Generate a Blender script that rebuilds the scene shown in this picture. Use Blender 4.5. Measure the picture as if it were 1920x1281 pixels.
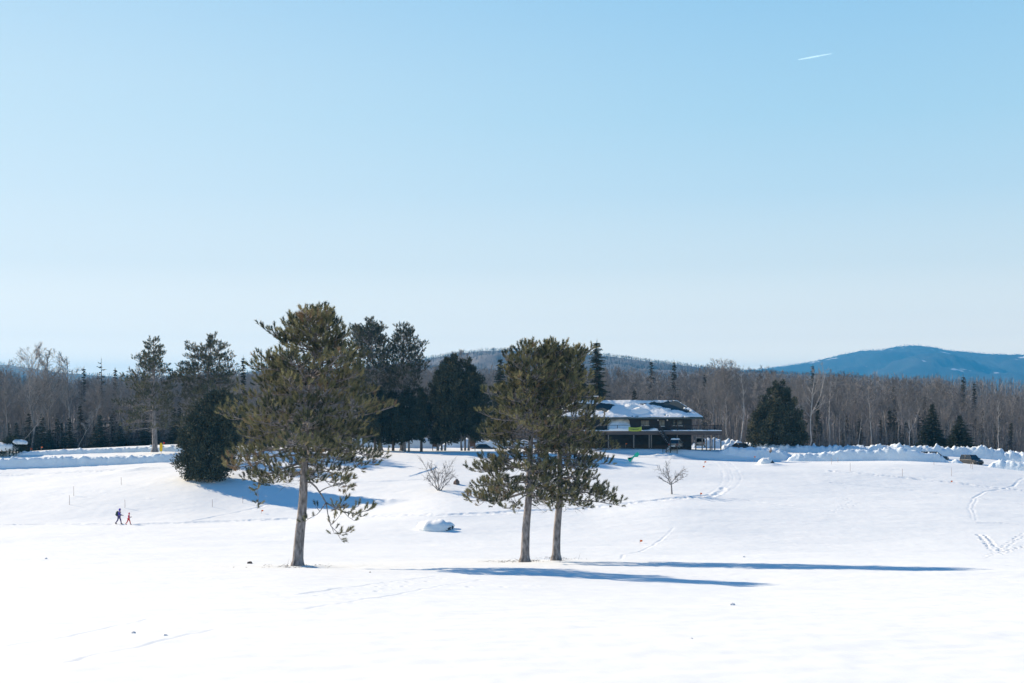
import bpy, bmesh, math, random
import numpy as np
from mathutils import Vector, Matrix
R = math.radians
for o in list(bpy.data.objects): bpy.data.objects.remove(o)
S = bpy.context.scene
COL = S.collection

# ------------------------------------------------------------------ camera
F, HY, CX = 2667.0, 770.0, 960.0          # focal length in photo pixels, horizon row, centre column
cam = bpy.data.cameras.new('camera'); cam.lens = 50.0; cam.sensor_width = 36.0; cam.sensor_fit = 'HORIZONTAL'
cam.shift_y = (HY - 640.5) / 1920.0
cam.clip_start = 0.2; cam.clip_end = 40000
co = bpy.data.objects.new('camera', cam); COL.objects.link(co)
co.location = (0, 0, 0); co.rotation_euler = (R(90), 0, 0)
S.camera = co

# ------------------------------------------------------------------ light
SUN_AZ, SUN_EL = -56.0, 27.3              # degrees from +Y (negative = to the left), elevation
w = bpy.data.worlds.new('World'); S.world = w; w.use_nodes = True
nt = w.node_tree; nt.nodes.clear()
out = nt.nodes.new('ShaderNodeOutputWorld'); bg = nt.nodes.new('ShaderNodeBackground')
sky = nt.nodes.new('ShaderNodeTexSky'); sky.sky_type = 'NISHITA'; sky.sun_disc = False
sky.sun_elevation = R(SUN_EL); sky.sun_rotation = R(SUN_AZ)
sky.altitude = 300; sky.air_density = 1.0; sky.dust_density = 0.6; sky.ozone_density = 3.0
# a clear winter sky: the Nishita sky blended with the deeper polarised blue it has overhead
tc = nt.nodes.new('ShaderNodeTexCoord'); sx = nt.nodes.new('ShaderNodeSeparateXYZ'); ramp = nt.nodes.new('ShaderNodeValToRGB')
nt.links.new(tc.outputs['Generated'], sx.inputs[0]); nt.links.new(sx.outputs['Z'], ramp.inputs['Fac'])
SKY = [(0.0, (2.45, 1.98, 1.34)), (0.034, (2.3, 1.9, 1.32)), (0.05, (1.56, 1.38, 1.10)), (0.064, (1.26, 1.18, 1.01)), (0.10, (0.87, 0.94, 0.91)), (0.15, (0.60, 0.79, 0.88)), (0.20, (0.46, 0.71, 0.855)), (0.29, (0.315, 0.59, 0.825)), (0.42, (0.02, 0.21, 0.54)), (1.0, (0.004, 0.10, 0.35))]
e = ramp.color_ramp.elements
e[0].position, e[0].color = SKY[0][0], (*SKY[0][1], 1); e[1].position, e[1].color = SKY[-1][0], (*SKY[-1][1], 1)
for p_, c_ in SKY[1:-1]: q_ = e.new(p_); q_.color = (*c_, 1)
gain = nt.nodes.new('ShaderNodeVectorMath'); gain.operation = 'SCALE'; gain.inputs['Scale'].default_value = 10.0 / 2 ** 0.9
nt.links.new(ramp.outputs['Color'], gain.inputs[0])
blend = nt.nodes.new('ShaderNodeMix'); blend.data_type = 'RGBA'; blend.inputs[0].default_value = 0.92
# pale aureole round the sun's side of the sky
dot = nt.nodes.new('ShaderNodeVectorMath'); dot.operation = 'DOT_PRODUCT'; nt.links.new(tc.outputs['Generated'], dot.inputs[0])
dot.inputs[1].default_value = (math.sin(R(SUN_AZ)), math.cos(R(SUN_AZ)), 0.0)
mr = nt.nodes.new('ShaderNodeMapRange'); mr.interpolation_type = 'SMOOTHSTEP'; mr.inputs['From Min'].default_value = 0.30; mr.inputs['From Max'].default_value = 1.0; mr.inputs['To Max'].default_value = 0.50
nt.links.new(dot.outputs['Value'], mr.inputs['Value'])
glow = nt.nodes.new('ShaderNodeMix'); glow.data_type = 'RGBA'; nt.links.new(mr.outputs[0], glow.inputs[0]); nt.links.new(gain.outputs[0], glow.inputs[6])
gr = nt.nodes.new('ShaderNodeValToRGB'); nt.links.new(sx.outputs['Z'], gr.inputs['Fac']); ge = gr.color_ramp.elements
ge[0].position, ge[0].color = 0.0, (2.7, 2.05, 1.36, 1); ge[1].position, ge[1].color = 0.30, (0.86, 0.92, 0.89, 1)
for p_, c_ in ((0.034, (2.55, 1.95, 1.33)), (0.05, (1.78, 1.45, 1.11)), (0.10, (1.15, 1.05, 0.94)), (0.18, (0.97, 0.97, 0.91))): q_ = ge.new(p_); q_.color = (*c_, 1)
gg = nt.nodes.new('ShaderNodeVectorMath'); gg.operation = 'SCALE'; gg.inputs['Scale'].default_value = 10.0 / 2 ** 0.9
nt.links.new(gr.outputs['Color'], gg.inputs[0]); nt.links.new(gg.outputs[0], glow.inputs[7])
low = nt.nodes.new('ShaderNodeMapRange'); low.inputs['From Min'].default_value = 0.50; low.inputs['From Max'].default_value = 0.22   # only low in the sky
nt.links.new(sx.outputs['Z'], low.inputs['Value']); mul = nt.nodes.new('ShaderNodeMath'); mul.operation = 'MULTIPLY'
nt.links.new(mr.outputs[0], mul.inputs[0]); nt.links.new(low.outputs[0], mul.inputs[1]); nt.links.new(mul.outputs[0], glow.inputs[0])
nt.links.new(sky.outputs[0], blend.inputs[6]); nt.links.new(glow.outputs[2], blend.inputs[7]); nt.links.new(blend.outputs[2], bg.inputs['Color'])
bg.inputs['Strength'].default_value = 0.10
nt.links.new(bg.outputs[0], out.inputs['Surface'])
sl = bpy.data.lights.new('sun', 'SUN'); sl.energy = 4.5; sl.angle = R(0.5); sl.color = (1.0, 0.81, 0.595)
so = bpy.data.objects.new('sun', sl); COL.objects.link(so)
az, el = R(SUN_AZ), R(SUN_EL)
SD = Vector((math.sin(az) * math.cos(el), math.cos(az) * math.cos(el), math.sin(el)))
so.rotation_euler = SD.to_track_quat('Z', 'Y').to_euler(); so.location = (-60, 20, 60)
S.view_settings.view_transform = 'Standard'; S.view_settings.look = 'None'
S.view_settings.exposure = 0.95; S.view_settings.gamma = 1.0
S.render.engine = 'CYCLES'
S.cycles.max_bounces = 6; S.cycles.diffuse_bounces = 2; S.cycles.volume_bounces = 0; S.cycles.use_denoising = True
S.cycles.transparent_max_bounces = 8

# ------------------------------------------------------------------ noise and helpers
def _h(ix, iy, s):
    n = (ix.astype(np.int64) * 374761393 + iy.astype(np.int64) * 668265263 + s * 1274126177) & 0x7fffffff
    n = ((n ^ (n >> 13)) * 1274126177) & 0x7fffffff
    return ((n ^ (n >> 16)) & 0xffff) / 65535.0
def vn(x, y, s=0):
    x = np.asarray(x, float); y = np.asarray(y, float)
    ix = np.floor(x); iy = np.floor(y); fx = x - ix; fy = y - iy
    fx = fx * fx * fx * (fx * (fx * 6 - 15) + 10); fy = fy * fy * fy * (fy * (fy * 6 - 15) + 10)
    ix = ix.astype(np.int64); iy = iy.astype(np.int64)
    a = _h(ix, iy, s); b = _h(ix + 1, iy, s); c = _h(ix, iy + 1, s); d = _h(ix + 1, iy + 1, s)
    return (a + (b - a) * fx + (c - a) * fy + (a - b - c + d) * fx * fy) * 2 - 1
def fbm(x, y, s=0, o=4, g=0.5):
    t = 0; a = 1.0
    for k in range(o):
        t = t + a * vn(x * 2 ** k + 17.3 * k, y * 2 ** k - 9.1 * k, s + k); a *= g
    return t

def mesh(name, V, faces, mat=None, parent=None, smooth=True, tone=None):
    """faces: list of integer arrays (n,3) or (n,4)"""
    V = np.ascontiguousarray(V, dtype=np.float32).reshape(-1, 3)
    faces = [np.asarray(f, dtype=np.int32) for f in faces if len(f)]
    me = bpy.data.meshes.new(name)
    me.vertices.add(len(V)); me.vertices.foreach_set('co', V.ravel())
    nl = sum(f.size for f in faces); npol = sum(len(f) for f in faces)
    me.loops.add(nl); me.polygons.add(npol)
    me.loops.foreach_set('vertex_index', np.concatenate([f.ravel() for f in faces]))
    tot = np.concatenate([np.full(len(f), f.shape[1], np.int32) for f in faces])
    st = np.concatenate([[0], np.cumsum(tot)[:-1]]).astype(np.int32)
    me.polygons.foreach_set('loop_start', st)
    if smooth: me.polygons.foreach_set('use_smooth', np.ones(npol, bool))
    if tone is not None:
        a = me.attributes.new('tone', 'FLOAT', 'POINT'); a.data.foreach_set('value', np.asarray(tone, np.float32))
    me.update(calc_edges=True); me.validate()
    if mat: me.materials.append(mat)
    return link(name, me, parent)
def link(name, me, parent=None):
    o = bpy.data.objects.new(name, me); COL.objects.link(o)
    if parent: o.parent = parent
    return o
def tag(o, label=None, cat=None, group=None, kind=None):
    if label: o['label'] = label
    if cat: o['category'] = cat
    if group: o['group'] = group
    if kind: o['kind'] = kind
    return o
def thing(name, loc, label, cat, group=None, rz=0.0):
    o = bpy.data.objects.new(name, None); COL.objects.link(o); o.empty_display_size = 0.3
    o.location = loc; o.rotation_euler = (0, 0, rz)
    return tag(o, label, cat, group)
def kids(o): return [c for c in S.objects if c.parent == o]
def copy_thing(src, parts, loc, rz=0, scale=(1, 1, 1), label=None, group=None):
    c = src.copy(); COL.objects.link(c); c.location = loc; c.rotation_euler = (0, 0, rz); c.scale = scale
    if label: c['label'] = label
    if group: c['group'] = group
    for p in parts:
        q = p.copy(); COL.objects.link(q); q.parent = c
    return c

class MB:
    """collects plain pieces of ONE part"""
    def __init__(s): s.V = []; s.Q = []; s.T = []; s.n = 0
    def add(s, V, Q=(), T=()):
        V = np.asarray(V, float).reshape(-1, 3)
        if len(Q): s.Q.append(np.asarray(Q, int) + s.n)
        if len(T): s.T.append(np.asarray(T, int) + s.n)
        s.V.append(V); s.n += len(V); return s
    def box(s, x0, x1, y0, y1, z0, z1, M=None):
        V = np.array([[x, y, z] for z in (z0, z1) for y in (y0, y1) for x in (x0, x1)], float)
        if M is not None: V = np.array([list(M @ Vector(v)) for v in V])
        return s.add(V, [[0, 2, 3, 1], [4, 5, 7, 6], [0, 1, 5, 4], [2, 6, 7, 3], [0, 4, 6, 2], [1, 3, 7, 5]])
    def bar(s, a, b, wd, ht=None):
        a = Vector(a); b = Vector(b); d = b - a
        q = d.to_track_quat('Z', 'Y').to_matrix().to_4x4(); q.translation = a
        ht = ht or wd
        return s.box(-wd / 2, wd / 2, -ht / 2, ht / 2, 0, d.length, q)
    def tube(s, P, r, sides=8, cap=True):
        P = np.asarray(P, float); r = np.broadcast_to(np.asarray(r, float), (len(P),))
        V, Q = tubes(P[None], r[None], sides); s.add(V, Q)
        if cap:
            k = len(P)
            for i, c in ((0, P[0]), (k - 1, P[-1])):
                ring = np.arange(sides)
                W = np.vstack([V[i * sides:(i + 1) * sides], c])
                s.add(W, T=np.stack([ring, (ring + 1) % sides, np.full(sides, sides)], 1))
        return s
    def lathe(s, prof, n=16, M=None):
        a = np.linspace(0, 2 * np.pi, n, endpoint=False)
        V = np.array([[r * np.cos(t), r * np.sin(t), z] for r, z in prof for t in a])
        if M is not None: V = np.array([list(M @ Vector(v)) for v in V])
        Q = [[i * n + j, i * n + (j + 1) % n, (i + 1) * n + (j + 1) % n, (i + 1) * n + j] for i in range(len(prof) - 1) for j in range(n)]
        return s.add(V, Q)
    def poly(s, pts, y0, y1):
        """prism: outline in XZ extruded along Y"""
        n = len(pts); V = [[x, y0, z] for x, z in pts] + [[x, y1, z] for x, z in pts]
        s.add(V, [[i, (i + 1) % n, n + (i + 1) % n, n + i] for i in range(n)])
        c = np.mean(pts, 0)
        for y, off in ((y0, 0), (y1, n)):
            W = V[off:off + n] + [[c[0], y, c[1]]]
            s.add(W, T=[[i, (i + 1) % n, n] for i in range(n)])
        return s
    def build(s, name, mat, parent=None, smooth=False, bevel=0.0):
        f = s.Q + s.T
        o = mesh(name, np.vstack(s.V), f, mat, parent, smooth)
        if bevel:
            b = o.modifiers.new('bevel', 'BEVEL'); b.width = bevel; b.segments = 2; b.limit_method = 'ANGLE'
        return o

def tubes(P, Rr, sides):
    """P (n,k,3), Rr (n,k) -> verts, quads"""
    n, k, _ = P.shape
    d = P[:, -1] - P[:, 0]; d /= np.linalg.norm(d, axis=1, keepdims=True) + 1e-9
    ref = np.where(np.abs(d[:, 2:3]) < 0.9, np.array([[0, 0, 1.0]]), np.array([[1.0, 0, 0]]))
    u = np.cross(d, ref); u /= np.linalg.norm(u, axis=1, keepdims=True) + 1e-9
    v = np.cross(d, u)
    a = np.linspace(0, 2 * np.pi, sides, endpoint=False)
    ring = u[:, None, :] * np.cos(a)[None, :, None] + v[:, None, :] * np.sin(a)[None, :, None]
    V = P[:, :, None, :] + ring[:, None] * Rr[:, :, None, None]
    base = (np.arange(n) * k * sides)[:, None, None]
    i = np.arange(k - 1)[None, :, None]; j = np.arange(sides)[None, None, :]; j2 = (j + 1) % sides
    q = np.stack([base + i * sides + j, base + i * sides + j2, base + (i + 1) * sides + j2, base + (i + 1) * sides + j], -1)
    return V.reshape(-1, 3), q.reshape(-1, 4)
def unit(a): return a / (np.linalg.norm(a, axis=-1, keepdims=True) + 1e-9)
def slivers(P, D, L, W, rng):
    """one thin triangle from each point along D"""
    n = len(P); side = unit(np.cross(D, rng.normal(size=(n, 3))))
    V = np.stack([P - side * W[:, None] / 2, P + side * W[:, None] / 2, P + D * L[:, None]], 1)
    return V.reshape(-1, 3), np.arange(3 * n).reshape(-1, 3)

# ------------------------------------------------------------------ materials
MATS = {}
def mat(name, col, rough=0.8, col2=None, scale=4.0, bump=0.0, bscale=None, metal=0.0, spec=0.3, stretch=(1, 1, 1), detail=5.0, coat=0.0):
    if name in MATS: return MATS[name]
    m = bpy.data.materials.new(name); m.use_nodes = True; t = m.node_tree; N = t.nodes; L = t.links
    b = N['Principled BSDF']; b.inputs['Base Color'].default_value = (*col, 1)
    b.inputs['Roughness'].default_value = rough; b.inputs['Metallic'].default_value = metal
    b.inputs['Specular IOR Level'].default_value = spec; b.inputs['Coat Weight'].default_value = coat
    if col2 or bump:
        tc = N.new('ShaderNodeTexCoord'); mp = N.new('ShaderNodeMapping'); mp.inputs['Scale'].default_value = stretch
        L.new(tc.outputs['Object'], mp.inputs['Vector'])
        nz = N.new('ShaderNodeTexNoise'); nz.inputs['Scale'].default_value = scale; nz.inputs['Detail'].default_value = detail
        nz.inputs['Roughness'].default_value = 0.62
        L.new(mp.outputs[0], nz.inputs['Vector'])
        if col2:
            rp = N.new('ShaderNodeValToRGB'); rp.color_ramp.elements[0].position = 0.35; rp.color_ramp.elements[1].position = 0.65
            rp.color_ramp.elements[0].color = (*col, 1); rp.color_ramp.elements[1].color = (*col2, 1)
            L.new(nz.outputs['Fac'], rp.inputs['Fac']); L.new(rp.outputs['Color'], b.inputs['Base Color'])
        if bump:
            n2 = N.new('ShaderNodeTexNoise'); n2.inputs['Scale'].default_value = bscale or scale * 3; n2.inputs['Detail'].default_value = 6
            L.new(mp.outputs[0], n2.inputs['Vector'])
            bp = N.new('ShaderNodeBump'); bp.inputs['Strength'].default_value = min(1.0, bump * 10); bp.inputs['Distance'].default_value = bump
            L.new(n2.outputs['Fac'], bp.inputs['Height']); L.new(bp.outputs[0], b.inputs['Normal'])
    MATS[name] = m; return m
def leafmat(name, cols, rough=0.75, trans=0.0):
    """colour from the per-tuft 'tone' attribute"""
    if name in MATS: return MATS[name]
    m = bpy.data.materials.new(name); m.use_nodes = True; t = m.node_tree; N = t.nodes; L = t.links
    b = N['Principled BSDF']; b.inputs['Roughness'].default_value = rough; b.inputs['Specular IOR Level'].default_value = 0.25
    at = N.new('ShaderNodeAttribute'); at.attribute_name = 'tone'
    rp = N.new('ShaderNodeValToRGB'); e = rp.color_ramp.elements
    e[0].position = 0; e[0].color = (*cols[0], 1); e[1].position = 1; e[1].color = (*cols[-1], 1)
    for i, c in enumerate(cols[1:-1]): x = e.new((i + 1) / (len(cols) - 1)); x.color = (*c, 1)
    L.new(at.outputs['Fac'], rp.inputs['Fac']); L.new(rp.outputs['Color'], b.inputs['Base Color'])
    MATS[name] = m; return m

SNOW = mat('snow', (0.80, 0.84, 0.845), 0.65, (0.76, 0.81, 0.825), 0.35, 0.03, 2.2, spec=0.25)
BANKSNOW = mat('ploughed_snow', (0.73, 0.82, 0.88), 0.75, (0.66, 0.75, 0.81), 0.9, 0.09, 3.0, spec=0.2)
PINEBARK = mat('pine_bark', (0.085, 0.078, 0.078), 0.9, (0.33, 0.31, 0.31), 5.0, 0.08, 10.0, stretch=(1, 1, 0.35))
DARKBARK = mat('dark_bark', (0.06, 0.05, 0.045), 0.9, (0.12, 0.10, 0.09), 3.0)
GREYBARK = mat('grey_bark', (0.14, 0.137, 0.137), 0.9, (0.30, 0.285, 0.275), 1.5)
BIRCHBARK = mat('birch_bark', (0.50, 0.48, 0.455), 0.7, (0.30, 0.28, 0.26), 0.8, stretch=(1, 1, 0.7))
TWIG = leafmat('twig', [(0.118, 0.117, 0.120), (0.212, 0.205, 0.203), (0.345, 0.325, 0.305)], 0.9)
NEEDLE = leafmat('pine_needle', [(0.030, 0.044, 0.034), (0.080, 0.094, 0.052), (0.19, 0.188, 0.096), (0.34, 0.31, 0.155), (0.25, 0.17, 0.10)])
NEEDLE2 = leafmat('pine_needle_far', [(0.04, 0.052, 0.04), (0.085, 0.09, 0.055), (0.17, 0.16, 0.085)])
CEDAR = leafmat('cedar_spray', [(0.022, 0.036, 0.03), (0.062, 0.072, 0.046), (0.20, 0.175, 0.095)])
SPRUCE = leafmat('spruce_spray', [(0.025, 0.038, 0.032), (0.05, 0.06, 0.042), (0.10, 0.10, 0.06)])

# ------------------------------------------------------------------ terrain
ROWS = [
 (-60, 'z', 2.0), (-20, 'z', -0.3), (0, 'z', -1.75),
 (17, [(0, 1290)]), (30, [(0, 1166)]), (50, [(560, 1101), (1400, 1120)]),
 (65, [(560, 1078), (1000, 1090), (1396, 1105), (1800, 1102), (2200, 1102)]),
 (77, [(560, 1069), (1000, 1076), (1396, 1087), (1800, 1078), (2200, 1074)]),
 (89, [(560, 1062), (1000, 1063), (1300, 1065), (1770, 1064), (2200, 1062)]),
 (100, [(560, 1056), (1000, 1052), (1400, 1056), (1800, 1054), (2200, 1053)]),
 (108, [(0, 1047), (560, 1048), (900, 1048), (1100, 1050), (2200, 1051)]),
 (118, [(0, 1036), (560, 1039), (900, 1046), (1100, 1052), (2200, 1055)]),
 (140, [(0, 1020), (560, 1015), (900, 1020), (1100, 1022), (1500, 1028), (2200, 1030)]),
 (167, [(0, 985), (230, 983), (560, 975), (825, 948), (1100, 955), (1258, 948), (1600, 965), (2200, 985)]),
 (190, [(0, 925), (370, 896), (560, 905), (825, 893), (1100, 905), (1400, 915), (1800, 930), (2200, 950)]),
 (205, [(0, 893), (370, 868), (560, 872), (825, 865), (1100, 872), (1400, 882), (1800, 893), (2200, 915)]),
 (216, [(0, 866), (330, 848), (560, 850), (825, 852), (1100, 855), (1400, 868), (1750, 870), (1920, 887), (2200, 905)]),
 (226, [(0, 849), (330, 834), (450, 836), (700, 845), (900, 846), (1080, 849), (1150, 853), (1200, 861), (1300, 869), (1480, 869), (1700, 864), (1800, 868), (1920, 882), (2200, 900)]),
 (233.8, [(0, 850), (330, 834.5), (450, 837), (700, 842.5), (1080, 846), (1150, 848), (1200, 855), (1300, 862), (1480, 863), (1700, 860), (1920, 876), (2200, 892)]),
 (236.5, [(0, 850), (330, 835), (450, 837), (700, 842), (1080, 844), (1200, 843.5), (1300, 844), (1480, 853), (1700, 857), (1920, 873), (2200, 890)]),
 (240, [(0, 850), (330, 835), (450, 838), (700, 840), (900, 842), (1200, 842), (1350, 845), (1480, 852), (1700, 853), (1920, 868), (2200, 885)]),
 (262, [(0, 852), (330, 842), (700, 838), (1200, 840), (1400, 842), (1700, 846), (1920, 860), (2200, 878)]),
 (300, [(0, 845), (700, 832), (1200, 833), (1500, 838), (1920, 850), (2200, 865)]),
 (360, [(0, 815), (800, 805), (1200, 812), (1920, 835)]),
 (450, [(0, 785), (850, 775), (1200, 780), (1920, 802)]),
 (600, [(0, 760), (850, 735), (1200, 748), (1920, 768)]),
 (900, [(0, 748), (850, 735), (1200, 740), (1650, 733), (1920, 746)]),
 (1300, [(0, 752), (1920, 752)]), (2500, [(0, 766)]), (13000, [(0, 772)])]
UG = np.linspace(-1.2, 1.2, 601)
YK = np.array([r[0] for r in ROWS], float)
ZT = np.zeros((len(ROWS), len(UG)))
for i, r in enumerate(ROWS):
    if r[1] == 'z': ZT[i] = r[2]; continue
    Y = r[0]; px = CX + F * UG * (Y + 30) / Y
    kx = [a for a, _ in r[1]]; ky = [b for _, b in r[1]]
    py = np.interp(px, kx, ky)
    k = max(3, int(0.03 * Y / (Y + 30) / (UG[1] - UG[0])) | 1); ker = np.hanning(k + 2)[1:-1]; ker /= ker.sum()
    py = np.convolve(np.pad(py, k, mode='edge'), ker, 'same')[k:-k]
    ZT[i] = (HY - py) / F * Y
hh = np.diff(YK)[:, None]; dl = np.diff(ZT, axis=0) / hh
DT = np.zeros_like(ZT)
w1 = 2 * hh[1:] + hh[:-1]; w2 = hh[1:] + 2 * hh[:-1]
ok = dl[1:] * dl[:-1] > 0
with np.errstate(divide='ignore', invalid='ignore'):
    DT[1:-1] = np.where(ok, (w1 + w2) / (w1 / dl[:-1] + w2 / dl[1:]), 0)
DT[0] = dl[0]; DT[-1] = dl[-1]
def T0(X, Y):
    X = np.asarray(X, float); Y = np.clip(np.asarray(Y, float), YK[0], YK[-1] - 1)
    u = np.clip(X / np.maximum(Y + 30, 4.0), -1.19, 1.19)
    fu = (u - UG[0]) / (UG[1] - UG[0]); iu = np.floor(fu).astype(int); tu = fu - iu
    k = np.clip(np.searchsorted(YK, Y, side='right') - 1, 0, len(YK) - 2)
    h = YK[k + 1] - YK[k]; t = (Y - YK[k]) / h
    g = lambda A, kk: A[kk, iu] * (1 - tu) + A[kk, iu + 1] * tu
    return (2*t**3-3*t**2+1)*g(ZT, k) + (t**3-2*t**2+t)*h*g(DT, k) + (-2*t**3+3*t**2)*g(ZT, k+1) + (t**3-t**2)*h*g(DT, k+1)
def T1(X, Y):
    """terrain with its soft drifts"""
    X = np.asarray(X, float); Y = np.asarray(Y, float)
    f = np.clip((Y - 10) / 60, 0.25, 1) * np.clip((400 - Y) / 100, 0, 1)
    f2 = np.clip((Y - 95) / 40, 0.0, 1)
    z = T0(X, Y) + f * (0.075 * vn(X / 9 + 3, Y / 5, 11) + 0.022 * vn(X / 3.1, Y / 1.7, 12)) + 0.12 * f * f2 * vn(X / 16, Y / 11, 14)
    s_ = (X + 13.4) * 0.829 - (Y - 89) * 0.559; t_ = (X + 13.4) * 0.559 + (Y - 89) * 0.829        # hollow beside the lone pine, shaped to keep its trunk shadow out of sight
    z = z - 0.42 * np.clip((s_ - 0.9) / 2.0, 0, 1) * np.clip((13.5 - s_) / 4.0, 0, 1) * np.exp(-(t_ / 1.35) ** 2)
    return z
_Ys = np.concatenate([np.arange(4, 320, 0.1), np.arange(320, 1200, 1.0)])
def hit(px, py):
    """where the sight line through a photo point meets the snow"""
    X = (px - CX) / F * _Ys; rz = (HY - py) / F * _Ys
    below = rz <= T1(X, _Ys)
    i = int(np.argmax(below)) if below.any() else len(_Ys) - 1
    return float(X[i]), float(_Ys[i]), float(T1(X[i], _Ys[i]))
def at(px, Y, py=None):
    X = (px - CX) / F * Y
    return (X, Y, float(T1(X, Y)) if py is None else (HY - py) / F * Y)

# pixel polylines of tracks: (points, width m, depth m, roughness, twin ruts)
TRACKS = [
 ([(-30, 984), (120, 983), (222, 984), (330, 981), (450, 977), (560, 972), (700, 968), (830, 966), (900, 964), (1000, 958), (1120, 951), (1200, 942), (1270, 935), (1330, 929)], 1.8, 0.11, 1.3, False),
 *[([(1300 + d, 932), (1332 + d, 926), (1352 + d * 1.1, 914), (1362 + d * 1.2, 898), (1358 + d, 880), (1342 + d, 866)], w_, 0.02, 1.8, False) for d, w_ in ((-5, .5), (6, .3), (11, .35), (24, .4))],
 ([(365, 976), (430, 964), (480, 953), (530, 937)], 0.7, 0.07, 1.0, False),
 ([(-20, 890), (120, 886), (250, 880), (330, 876)], 1.6, 0.12, 0.6, True),
 ([(1358, 915), (1345, 927), (1330, 932), (1400, 938), (1480, 948)], 1.0, 0.10, 0.8, False),
 ([(770, 893), (800, 884), (820, 876)], 0.6, 0.18, 0.6, False),
 ([(670, 905), (740, 902), (800, 899)], 0.8, 0.10, 0.6, False),
 ([(690, 866), (760, 868), (830, 870)], 1.2, 0.08, 0.8, False),
 ([(1560, 884), (1650, 892), (1740, 901), (1850, 913), (1930, 921)], 1.1, 0.14, 1.0, False),
 ([(1560, 905), (1700, 918), (1830, 935), (1920, 946)], 0.7, 0.08, 0.6, False),
 ([(1828, 934), (1822, 945), (1821, 955), (1826, 975)], 0.8, 0.04, 1.0, True),
 ([(1826, 934), (1845, 922), (1880, 917), (1900, 912), (1906, 904), (1918, 897)], 0.5, 0.06, 1.0, False),
 ([(1835, 981), (1880, 981), (1925, 985)], 0.5, 0.1, 0.4, False),
 ([(1150, 1050), (1170, 1040), (1200, 1035), (1225, 1022), (1262, 990)], 0.35, 0.035, 1.4, False),
 ([(560, 1115), (640, 1103), (740, 1090), (820, 1080)], 0.26, 0.024, 0.8, False),
 ([(580, 1142), (700, 1122), (780, 1108), (900, 1087)], 0.24, 0.018, 0.6, False),
 ([(10, 1213), (60, 1205), (110, 1198), (200, 1180), (280, 1161)], 0.14, 0.014, 0.6, False),
 ([(120, 1245), (180, 1228), (250, 1216), (330, 1196), (405, 1181)], 0.14, 0.012, 0.5, False),
 ([(780, 1072), (860, 1071), (1000, 1066)], 0.4, 0.02, 0.7, False)]
TRACKW = [([hit(*p)[:2] for p in t[0]], *t[1:]) for t in TRACKS]
rng = np.random.default_rng(5)
PRINTS = []                                 # (x, y, radius, depth)
def walk(pts, step, side, r, d):
    P = [np.array(hit(*p)[:2]) for p in pts]; k = 0
    for a, b in zip(P[:-1], P[1:]):
        n = max(1, int(np.linalg.norm(b - a) / step)); v = (b - a) / (np.linalg.norm(b - a) + 1e-6); nrm = np.array([-v[1], v[0]])
        for i in range(n):
            q = a + (b - a) * i / n + nrm * side * (1 if k % 2 else -1) + rng.normal(size=2) * 0.08; k += 1
            PRINTS.append((q[0], q[1], r * 0.75 * rng.uniform(0.8, 1.2), 0.65 * d * rng.uniform(0.7, 1.2)))
walk([(1848, 1045), (1870, 1035), (1890, 1022), (1905, 1012), (1925, 1000)], 0.8, 0.25, 0.26, 0.24)
walk([(1878, 1040), (1900, 1030), (1928, 1022)], 0.8, 0.25, 0.26, 0.24)
walk([(1838, 1003), (1850, 1012), (1858, 1024), (1868, 1033)], 0.5, 0.4, 0.28, 0.22)
walk([(1842, 1004), (1853, 1016), (1861, 1026)], 0.45, 0.3, 0.3, 0.24)
walk([(420, 1115), (500, 1116), (560, 1122)], 1.2, 0.35, 0.16, 0.09)
walk([(520, 1125), (600, 1120), (700, 1104), (820, 1084)], 0.9, 0.4, 0.17, 0.10)
walk([(880, 1100), (960, 1102), (1000, 1100), (1060, 1098)], 0.9, 0.4, 0.17, 0.10)
walk([(1630, 1040), (1700, 1045), (1780, 1046)], 2.5, 0.3, 0.2, 0.1)
walk([(1560, 960), (1600, 945), (1575, 930)], 0.9, 0.4, 0.25, 0.12)
MOUNDS = [(250, 882, 1.6, 0.30), (708, 944, 1.5, 0.45), (1447, 873, 1.0, 0.35), (1255, 860, 2.6, 0.8), (558, 1062, 0.8, -0.14), (983, 1053, 0.75, -0.14), (1042, 1048, 0.75, -0.14)]
MOUNDW = [(*hit(a, b)[:2], r, h) for a, b, r, h in MOUNDS]

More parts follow.
